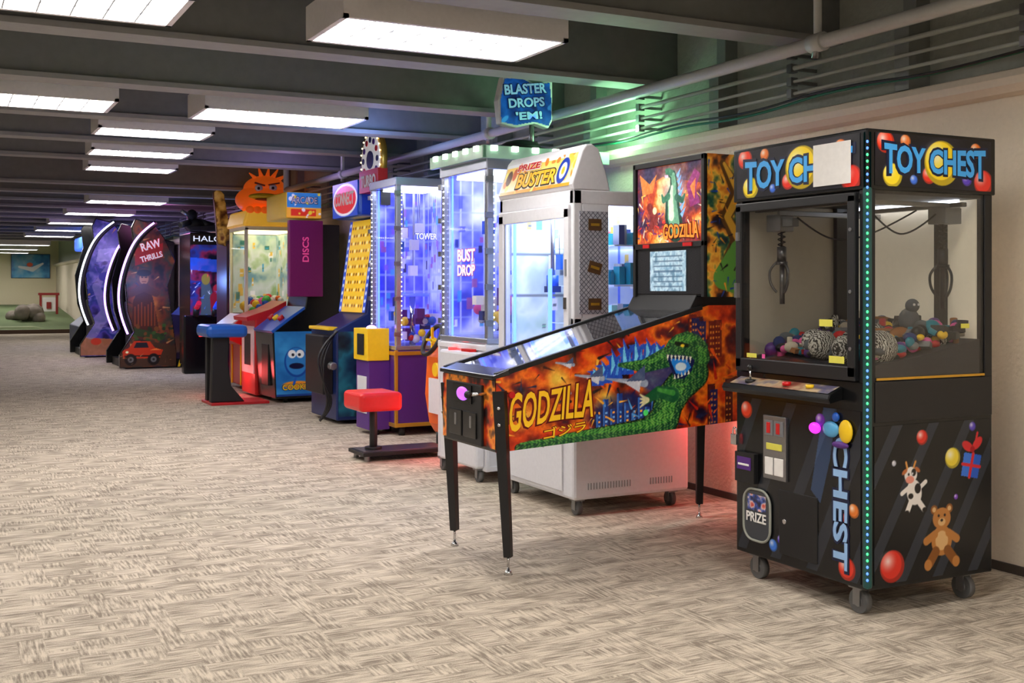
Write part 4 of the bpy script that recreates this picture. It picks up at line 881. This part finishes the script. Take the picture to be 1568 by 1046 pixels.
# 8c tall bench
PB = root('high_bench_seat', (3.1, 13.6, 0))
prism('leg', [(2.96, .03), (3.36, .03), (3.30, .10), (3.20, .22), (3.16, .5), (3.18, .80), (2.98, .80), (2.97, .4)], 'Y', 13.52, 13.64, blackm, PB, .01)
o = box('seat', 2.88, 3.36, 13.35, 14.0, .80, .95, M('blue_vinyl', (30, 95, 190), .3), PB, .05); box('base_plate', 2.95, 3.64, 13.45, 14.0, 0, .03, M('red_plate', (190, 30, 35), .4), PB, .005)
box('leg_far', 2.98, 3.18, 13.84, 13.94, .03, .80, blackm, PB)
# 8b orange crane
P9 = root('character_crane_machine', (4.15, 15.65, 0))
x0, x1, y0, y1 = 3.78, 4.5, 15.2, 16.1
rg = MATS['red_gloss']
box('base_cabinet', x0, x1, y0, y1, .06, 1.02, rg, P9, .02)
b = MB()
for xx in (x0-.01, x0+.19, x0+.40, x1-.04): b.box(xx, xx+.03, y0-.015, y0, .06, 1.0, yellow)
for yy in (y0+.2, y1-.2): b.box(x0-.015, x0, yy, yy+.03, .06, 1.0, yellow)
b.box(x0-.015, x1, y0-.016, y0, .08, .12, yellow).box(x0-.015, x1, y0-.016, y0, .93, .97, red).box(x0+.24, x0+.38, y0-.012, y0, .2, .75, blackm).box(x0+.26, x0+.36, y0-.016, y0, .5, .6, gold); b.done('gold_columns', P9, .004)
prism('console', [(3.5, .80), (3.78, 1.02), (3.78, .6), (3.55, .7)], 'Y', y0+.02, y1-.02, rg, P9, .01)
prism('console_top', [(3.49, .81), (3.78, 1.035), (3.78, 1.02), (3.5, .80)], 'Y', y0+.05, y1-.05, white, P9, .0)
b = MB()
for xx, yy in ((x0, y0), (x0, y1-.04), (x1-.04, y0), (x1-.04, y1-.04)): b.box(xx, xx+.04, yy, yy+.04, 1.0, 2.2, M('pale_frame', (225, 225, 200), .4))
b.box(x0, x1, y0, y1, 2.17, 2.22, MATS['pale_frame']).box(x0+.05, x1-.05, y0+.05, y1-.05, 2.15, 2.17, ledo).done('upper_frame', P9)
box('glass_side', x0+.04, x1-.04, y0+.01, y0+.016, 1.02, 2.17, glass, P9, 0); box('glass_front', x0+.01, x0+.016, y0+.04, y1-.04, 1.02, 2.17, glass, P9, 0)
c = Cv(.8, 1.1, 70, (170, 210, 180)); c.noise(66, 4, [(110, 150, 170), (180, 200, 190), (205, 215, 220), (150, 180, 130)]); c.cards(9, 22, [(225, 180, 70), (40, 110, 110), (240, 240, 255), (60, 150, 210)], .03, .09)
panel('interior_back', c, (x1-.06, y1-.04, 1.04), (0, -.82, 0), (0, 0, 1.1), P9, .25); panel('interior_far', c, (x0+.04, y1-.05, 1.04), (.64, 0, 0), (0, 0, 1.1), P9, .25)  # both canvases emit so the inside looks lit
b = MB(); R = random.Random(8)
for k in range(40): b.sph((R.uniform(x0+.1, x1-.12), R.uniform(y0+.1, y1-.12), 1.05+R.random()*.22), R.uniform(.04, .07), R.choice([yellow, pink, red, blue, green, white, orange]), 10)
b.done('toys', P9)
prism('header', [(x0-.04, 2.22), (x1+.02, 2.22), (x1-.02, 2.44), (x0+.02, 2.44)], 'Y', y0-.04, y1+.04, M('header_yellow', (250, 190, 60), .4, emit=.3), P9, .03)
b = MB(); oc = M('character_orange', (245, 100, 22), .5, emit=.30)  # emission added to make the orange topper brighter
b.sph((4.14, 15.55, 2.60), (.40, .40, .22), oc, 28).sph((4.14, 15.55, 2.75), (.29, .30, .19), oc, 28)
b.sph((3.98, 15.25, 2.74), (.055, .03, .05), paper).sph((4.17, 15.23, 2.75), (.055, .03, .05), paper).sph((3.97, 15.22, 2.735), .02, blackm, 8).sph((4.16, 15.20, 2.745), .02, blackm, 8)
bk = M('beak_dark', (150, 60, 10), .5)
b.box(3.91, 4.05, 15.18, 15.22, 2.78, 2.80, bk, Matrix.Rotation(.25, 4, 'Y')).box(4.10, 4.25, 15.18, 15.22, 2.79, 2.81, bk, Matrix.Rotation(-.2, 4, 'Y'))
b.sph((4.04, 15.18, 2.62), (.22, .09, .05), yellow, 20).sph((4.06, 15.13, 2.58), (.17, .05, .02), bk)
for dx, dz in ((-.15, .16), (-.07, .24), (.02, .25), (.10, .23), (.18, .16)): b.cyl((4.14+dx*.5, 15.5, 2.84), (4.14+dx*1.6, 15.45, 2.80+dz), .05, oc, 10, .008)
for k in range(7): b.sph((x0+.06+.1*k, y0-.03, 2.44), (.06, .04, .05), oc, 12)
b.done('character_topper', P9)

# 9 booths with big curved side shields
def booth(name, X0, Y0, sx, sz, seed, ramp, led, word, depth, arcs=2):
    P = root(name, (X0+.8, Y0+depth/2, 0))
    out = [(0, 0), (87, 0), (87, 25), (79, 85), (73, 125), (85, 165), (68, 200), (50, 222), (24, 228), (18, 215), (22, 185), (8, 135), (12, 85), (22, 55), (0, 20)]
    pts = [(X0+a*sx, .02+z*sz) for a, z in out]
    for n, (ya, yb) in enumerate(((Y0, Y0+.10), (Y0+depth-.1, Y0+depth))):
        prism('side_shield_%d' % n, pts, 'Y', ya, yb, blackg, P, .01)
    W, H = 87*sx, 228*sz
    c = Cv(W, H, 110); c.noise(seed, 3.2, ramp, 1); c.shards(seed, 70, ramp+[(200, 140, 90)], .16, 0, 0, W, H)
    if word == 'RAW':
        c.poly([(0, .02), (W, .02), (W, .35), (W*.55, .45), (0, .30)], (74, 48, 34))
        n = fbm(c.X*5, c.Y*5, 301); d = np.sqrt(((c.X-.42)/.4)**2+((c.Y-1.0)/.7)**2)
        c.put(np.clip(1.25-d-n*.7, 0, 1)*1.4, (200, 86, 30), .8); c.put(np.clip(.95-d-n*.7, 0, 1)*1.6, (240, 170, 80), .7)
        c.poly([(.18, .62), (.22, 1.15), (.32, 1.38), (.46, 1.4), (.55, 1.2), (.66, .62)], (74, 34, 24), .95)
        for k in range(7): c.rect(.24+.055*k, .72, .262+.055*k, 1.05+.04*(k % 3), (170, 80, 40), .7)
        c.stroke([(.05, .58), (.25, .62), (.7, .52)], [.12, .14, .1], (44, 66, 34)); c.scatter(4, 30, [(58, 90, 40), (34, 52, 28), (120, 70, 34)], .02, .05, .05, .45, .9, .72)
        c.ell(.40, 1.56, .11, .15, (96, 56, 40)); c.ell(.40, 1.53, .075, .10, (175, 115, 80)); c.ell(.40, 1.63, .12, .06, (40, 24, 20)); c.stroke([(.36, 1.56), (.38, 1.555)], .018, (20, 10, 10)); c.stroke([(.42, 1.555), (.45, 1.56)], .018, (20, 10, 10)); c.stroke([(.37, 1.48), (.43, 1.48)], .012, (90, 30, 30)); c.stroke([(.2, 1.28), (.40, 1.38), (.6, 1.28)], [.12, .14, .12], (90, 46, 34))
        c.poly([(.25, 1.75), (.7, 1.9), (.72, 2.15), (.25, 2.05)], (150, 30, 34), .9)
        c.poly([(.06, .16), (.66, .16), (.72, .30), (.58, .34), (.50, .45), (.24, .46), (.15, .34), (.04, .30)], (205, 56, 26)); c.poly([(.23, .34), (.48, .34), (.45, .43), (.27, .43)], (24, 30, 42)); c.rect(.08, .19, .68, .215, (60, 20, 15)); c.poly([(.5, .3), (.68, .3), (.6, .33)], (255, 130, 60)); c.stroke([(.24, .47), (.5, .47)], .012, (30, 30, 30))
        for wx in (.18, .56): c.ell(wx, .14, .10, .10, (14, 14, 14)); c.ell(wx, .14, .05, .05, (110, 110, 110)); c.ell(wx, .14, .02, .02, (30, 30, 30))
        c.ell(.12, .27, .025, .02, (255, 250, 200)); c.shards(77, 20, [(110, 80, 60), (60, 40, 30), (190, 140, 90)], .07, 0, .03, W, .2)
    else:
        c.poly([(0, .02), (W, .02), (W, .3), (0, .4)], (190, 120, 66), .8); c.stroke([(.2, .5), (.5, .9), (.3, 1.4), (.6, 1.9)], [.3, .2, .15, .1], (150, 140, 190), .6); c.ell(.3, .3, .1, .07, (200, 60, 40)); c.ell(.5, 1.6, .15, .1, (60, 60, 150)); c.poly([(.3, 1.9), (.8, 1.95), (.75, 2.2), (.35, 2.15)], (200, 200, 225), .5)
    panel('shield_art', c, (X0, Y0-.004, .02), (W, 0, 0), (0, 0, H), P, .08, clip=[(a*sx*.985+.008, z*sz*.99+.008) for a, z in out])
    if word:
        a = .3; text('shield_text', word, (X0+47*sx, Y0-.006, .02+188*sz), Vector((math.cos(a), 0, math.sin(a))), Vector((-math.sin(a), 0, math.cos(a))), .34, .14, M('shield_white', (245, 245, 250), .4), P, .03, red, .09)
        text('shield_text_b', 'THRILLS', (X0+48*sx, Y0-.006, .02+170*sz), Vector((math.cos(a), 0, math.sin(a))), Vector((-math.sin(a), 0, math.cos(a))), .38, .10, MATS['shield_white'], P, .03, red, .09)
    arc = [(52, 222), (28, 205), (8, 165), (-3, 120), (0, 80), (12, 52)]
    for n, yy in enumerate((Y0-.02, Y0+depth)[:arcs]):
        tube('led_arch_%d' % n, [(X0+a*sx, yy, .02+z*sz) for a, z in arc], .02, led, P)
        tube('arch_frame_%d' % n, [(X0+(a+4)*sx, yy+.03, .02+z*sz) for a, z in arc], .05, blackm, P)
    b = MB(); b.box(X0+.1, X0+1.55, Y0+.05, Y0+depth-.05, .0, .14, blackm)
    st = 87*sx
    b.box(X0+st+.0, 4.5, Y0-.0, Y0+depth, .0, .16, blackg)
    for k in range(8): b.prism([(X0+st+.02+.085*k, .02), (X0+st+.06+.085*k, .02), (X0+st+.09+.085*k, .14), (X0+st+.05+.085*k, .14)], 'Y', Y0-.006, Y0, yellow)
    b.done('platform', P, 0)
    prism('bench_seat', [(X0+.35, .14), (X0+.95, .14), (X0+.95, .5), (X0+.5, .52), (X0+.42, 1.15), (X0+.28, 1.15), (X0+.3, .3)], 'Y', Y0+.3, Y0+depth-.3, M('seat_dark', (35, 30, 50), .5), P, .03)
    prism('screen_cabinet', [(4.1, .1), (4.55, .1), (4.55, 2.35), (4.2, 2.45), (4.25, 1.1), (4.05, .9)], 'Y', Y0+.1, Y0+depth-.1, blackg, P, .02)
    c = Cv(depth-.4, 1.1, 30); c.noise(seed+3, 3, [(20, 30, 120), (60, 140, 250), (220, 120, 250), (20, 20, 60)]); panel('screen', c, (4.19, Y0+depth-.2, 1.15), (0, -(depth-.4), 0), (0, 0, 1.1), P, 1.3)
    return P
Pr = booth('jungle_ride_arcade_booth', 2.90, 20.3, .0109, .01124, 101, [(20, 14, 20), (90, 34, 28), (44, 50, 46), (130, 64, 36), (34, 34, 60)], ledp, 'RAW', 1.7)
Pq = booth('space_ride_arcade_booth', 2.69, 24.1, .0123, .0122, 131, [(30, 26, 80), (80, 66, 160), (30, 48, 120), (120, 110, 190), (18, 18, 56)], ledd, '', 1.9, 1)
# 10 black sci-fi cabinet beside the booth
Ph = root('scifi_shooter_arcade_cabinet', (4.1, 19.3, 0))
box('screen_body', 3.80, 4.40, 18.9, 19.8, .1, 2.3, blackg, Ph, .02)
c = Cv(.6, 1.75, 110); c.noise(150, 4, [(8, 8, 24), (36, 26, 80), (28, 50, 130), (120, 30, 66), (8, 10, 26)]); c.stroke([(.2, .2), (.3, .7), (.25, 1.1)], [.2, .25, .15], (66, 80, 96)); c.ell(.25, 1.2, .07, .09, (130, 114, 54)); c.stroke([(.45, .3), (.42, .9)], [.15, .2], (130, 24, 44)); c.ell(.43, 1.05, .06, .07, (150, 34, 54)); c.shards(8, 50, [(250, 60, 80), (80, 130, 255), (230, 230, 250)], .08, 0, 0, .6, 1.4); c.poly([(0, 1.35), (.6, 1.3), (.6, 1.5), (0, 1.55)], (40, 90, 220), .7)
spanel('front_art', c, 18.895, 3.80, 4.40, .3, 2.1, Ph, .6)
text('title', 'HALO', (4.08, 18.885, 2.2), SU, SV, .46, .09, M('title_white', (235, 240, 255), .4, emit=.8), Ph, .0)
prism('side_arm', [(4.38, 2.32), (3.76, 2.32), (3.70, 2.38), (4.36, 2.44), (4.52, 2.30), (4.62, 1.6), (4.60, 1.25), (4.45, 1.0), (4.42, 1.1), (4.52, 1.35), (4.50, 1.6), (4.42, 2.1)], 'Y', 18.7, 18.85, blackm, Ph, .01)
box('console', 3.66, 4.42, 18.7, 18.9, 0, .95, blackg, Ph, .03); b = MB(); b.cyl((3.85, 18.68, 1.05), (3.85, 18.45, 1.15), .04, M('gun_red', (200, 30, 60), .3, emit=.4)).cyl((3.85, 18.7, .94), (3.85, 18.65, 1.06), .05, blackm).cyl((4.15, 18.68, 1.05), (4.15, 18.45, 1.15), .04, M('gun_blue', (40, 80, 240), .3, emit=.4)).cyl((4.15, 18.7, .94), (4.15, 18.65, 1.06), .05, blackm); b.done('mounted_blasters', Ph)
b = MB(); b.sph((3.95, 19.3, 2.44), (.18, .15, .12), blackm).sph((3.9, 19.25, 2.60), (.09, .09, .1), blackm).cyl((3.85, 19.2, 2.48), (3.68, 19.1, 2.42), .05, blackm).cyl((4.02, 19.3, 2.5), (4.25, 19.2, 2.42), .06, blackm).cyl((3.9, 19.2, 2.55), (3.7, 19.1, 2.66), .03, steel); b.done('soldier_topper', Ph)
for k, (lx, cc) in enumerate(((3.9, ledr), (4.2, ledb))): box('glow_strip_%d' % k, lx, lx+.2, 18.69, 18.70, .6, .64, cc, Ph, 0)
# illustrated cabinet
Pg = root('tall_illustrated_arcade_cabinet', (4.2, 17.3, 0))
box('cabinet', 3.98, 4.50, 17.1, 17.8, .02, 2.1, M('cab_brown', (60, 22, 44), .4), Pg, .02)
gp = [(3.86, 2.05), (4.04, 2.0), (4.04, 2.35), (3.96, 2.80), (3.86, 2.90), (3.80, 2.82), (3.84, 2.4)]
prism('topper', gp, 'Y', 17.2, 17.28, M('topper_brown', (120, 75, 35), .4), Pg, .01)
c = Cv(.25, .88, 90); c.noise(180, 8, [(60, 30, 15), (190, 140, 60), (230, 190, 110), (90, 30, 20)]); panel('topper_art', c, (3.80, 17.19, 2.02), (.25, 0, 0), (0, 0, .88), Pg, .15, clip=[(x-3.80, z-2.02) for x, z in gp])
c = Cv(.5, 1.9, 50); c.noise(190, 4, [(40, 16, 60), (110, 30, 56), (40, 20, 80)]); spanel('side_art', c, 17.095, 3.99, 4.49, .1, 2.05, Pg, .1)
# far blue cabinet
Pf = root('racing_arcade_cabinet', (3.9, 28.5, 0))
prism('cabinet', [(3.1, 0), (4.5, 0), (4.5, 2.3), (4.0, 2.3), (3.9, 1.1), (3.6, .9), (3.1, .5)], 'Y', 27.5, 30, dblue, Pf, .02)
box('marquee', 3.2, 4.4, 27.45, 29.9, 2.30, 2.62, M('marquee_blue_glow', (60, 110, 250), .4, emit=1.2), Pf, .05); text('marquee_text', 'RACING', (3.8, 27.44, 2.46), SU, SV, .9, .2, MATS['title_white'], Pf, .02)
c = Cv(1.2, 1.0, 30); c.noise(203, 3, [(20, 30, 140), (80, 120, 255), (200, 80, 240)]); spanel('side_screen', c, 27.49, 3.3, 4.4, 1.2, 2.25, Pf, .8)

# coloured glow lamps from machines
plight('booth_glow_purple', (3.4, 22.8, 2.2), (.5, .35, 1), 34, .2, Pq)
plight('booth_glow_magenta', (3.6, 20.1, 2.6), (.9, .25, .7), 8, .2, Ph)
plight('tower_glow_blue', (3.5, 9.6, 2.62), (.25, .4, 1), 16, .15, P5)
plight('tower_glow_violet', (3.6, 12.6, 2.6), (.5, .35, 1), 9, .15, P8)
plight('stool_red_glow', (3.6, 8.3, .35), (1, .1, .08), 5, .1, P6)
plight('base_red_glow', (3.45, 14.6, .3), (1, .08, .08), 6, .1, P9)
plight('cabinet_blue_glow', (3.5, 18.3, 1.5), (.2, .35, 1), 24, .1, Ph)

# ================================================================ FAR END: mini golf
turf = M('turf_green', (106, 122, 84), .95, noise=.2, nscale=6)
Pt = root('mini_golf_course', (1, 44, 0))
b = MB(); b.prism([(38, 0), (38, .06), (41, .15), (45, .45), (49.9, .75), (49.9, 0)], 'X', -6, 4.6, turf); b.done('turf_slope', Pt)
b = MB(); b.box(-6, 4.6, 37.85, 38.05, 0, .12, M('golf_edge', (80, 60, 45), .7)); b.prism([(1.6, .10), (3.4, .10), (3.0, .16), (2.0, .16)], 'Y', 39.5, 40.5, M('turf_light', (150, 160, 125), .9)); b.done('edging', Pt)
b = MB(); R = random.Random(3); rk = M('rock_grey', (128, 118, 108), .9, noise=.3, nscale=5, bump=.8)
for k in range(14): b.sph((3.0+R.uniform(-.4, .5), 43+R.uniform(-.6, .6), .35+R.uniform(0, .25)), (R.uniform(.2, .35), R.uniform(.2, .35), R.uniform(.15, .3)), rk, 8)
b.done('boulder_cluster', Pt)
b = MB(); dr = M('gate_red', (150, 40, 36), .6)
for xx in (3.62, 4.18): b.box(xx, xx+.08, 45, 45.1, .4, 1.15, dr)
b.box(3.58, 4.30, 44.98, 45.12, 1.15, 1.24, dr).box(3.70, 4.18, 45.05, 45.1, .55, 1.08, paper).box(3.86, 4.02, 45.0, 45.04, .65, .9, dr); b.done('obstacle_gate', Pt, .01)
Pp = root('wall_painting', (3.6, YE-.03, 2.3))
box('canvas', 2.95, 4.42, YE-.06, YE, 1.82, 2.80, dblue, Pp, .01)
c = Cv(1.47, .98, 60); c.grad((90, 170, 220), (40, 110, 190)); c.noise(7, 3, [(30, 90, 170), (90, 180, 230), (200, 230, 240)], .6); c.stroke([(.3, .45), (.8, .35), (1.2, .6)], [.1, .2, .08], (240, 240, 250)); c.ell(.7, .55, .12, .09, (230, 90, 50)); spanel('painting', c, YE-.065, 2.97, 4.40, 1.84, 2.78, Pp, 0)

b = MB(); b.box(WX-.05, WX, 3.05, 3.11, .35, .62, blackm).cyl((WX-.02, 3.08, .02), (WX-.02, 3.08, .4), .008, blackm); b.done('wall_outlet_box', None)

# ================================================================ camera, world
wd = bpy.data.worlds.new('world'); SC.world = wd; wd.use_nodes = True
wd.node_tree.nodes['Background'].inputs[0].default_value = (.6, .62, .66, 1); wd.node_tree.nodes['Background'].inputs[1].default_value = .3
cam = bpy.data.cameras.new('camera'); co = bpy.data.objects.new('camera', cam); COL.objects.link(co)
co.location = (0, 0, 1.37); co.rotation_euler = (math.radians(90), 0, math.radians(-27.2))
cam.sensor_width = 36; cam.lens = 39.9; cam.shift_y = -80/1568; cam.clip_end = 200; cam.clip_start = .05
SC.camera = co
SC.view_settings.view_transform = 'Standard'
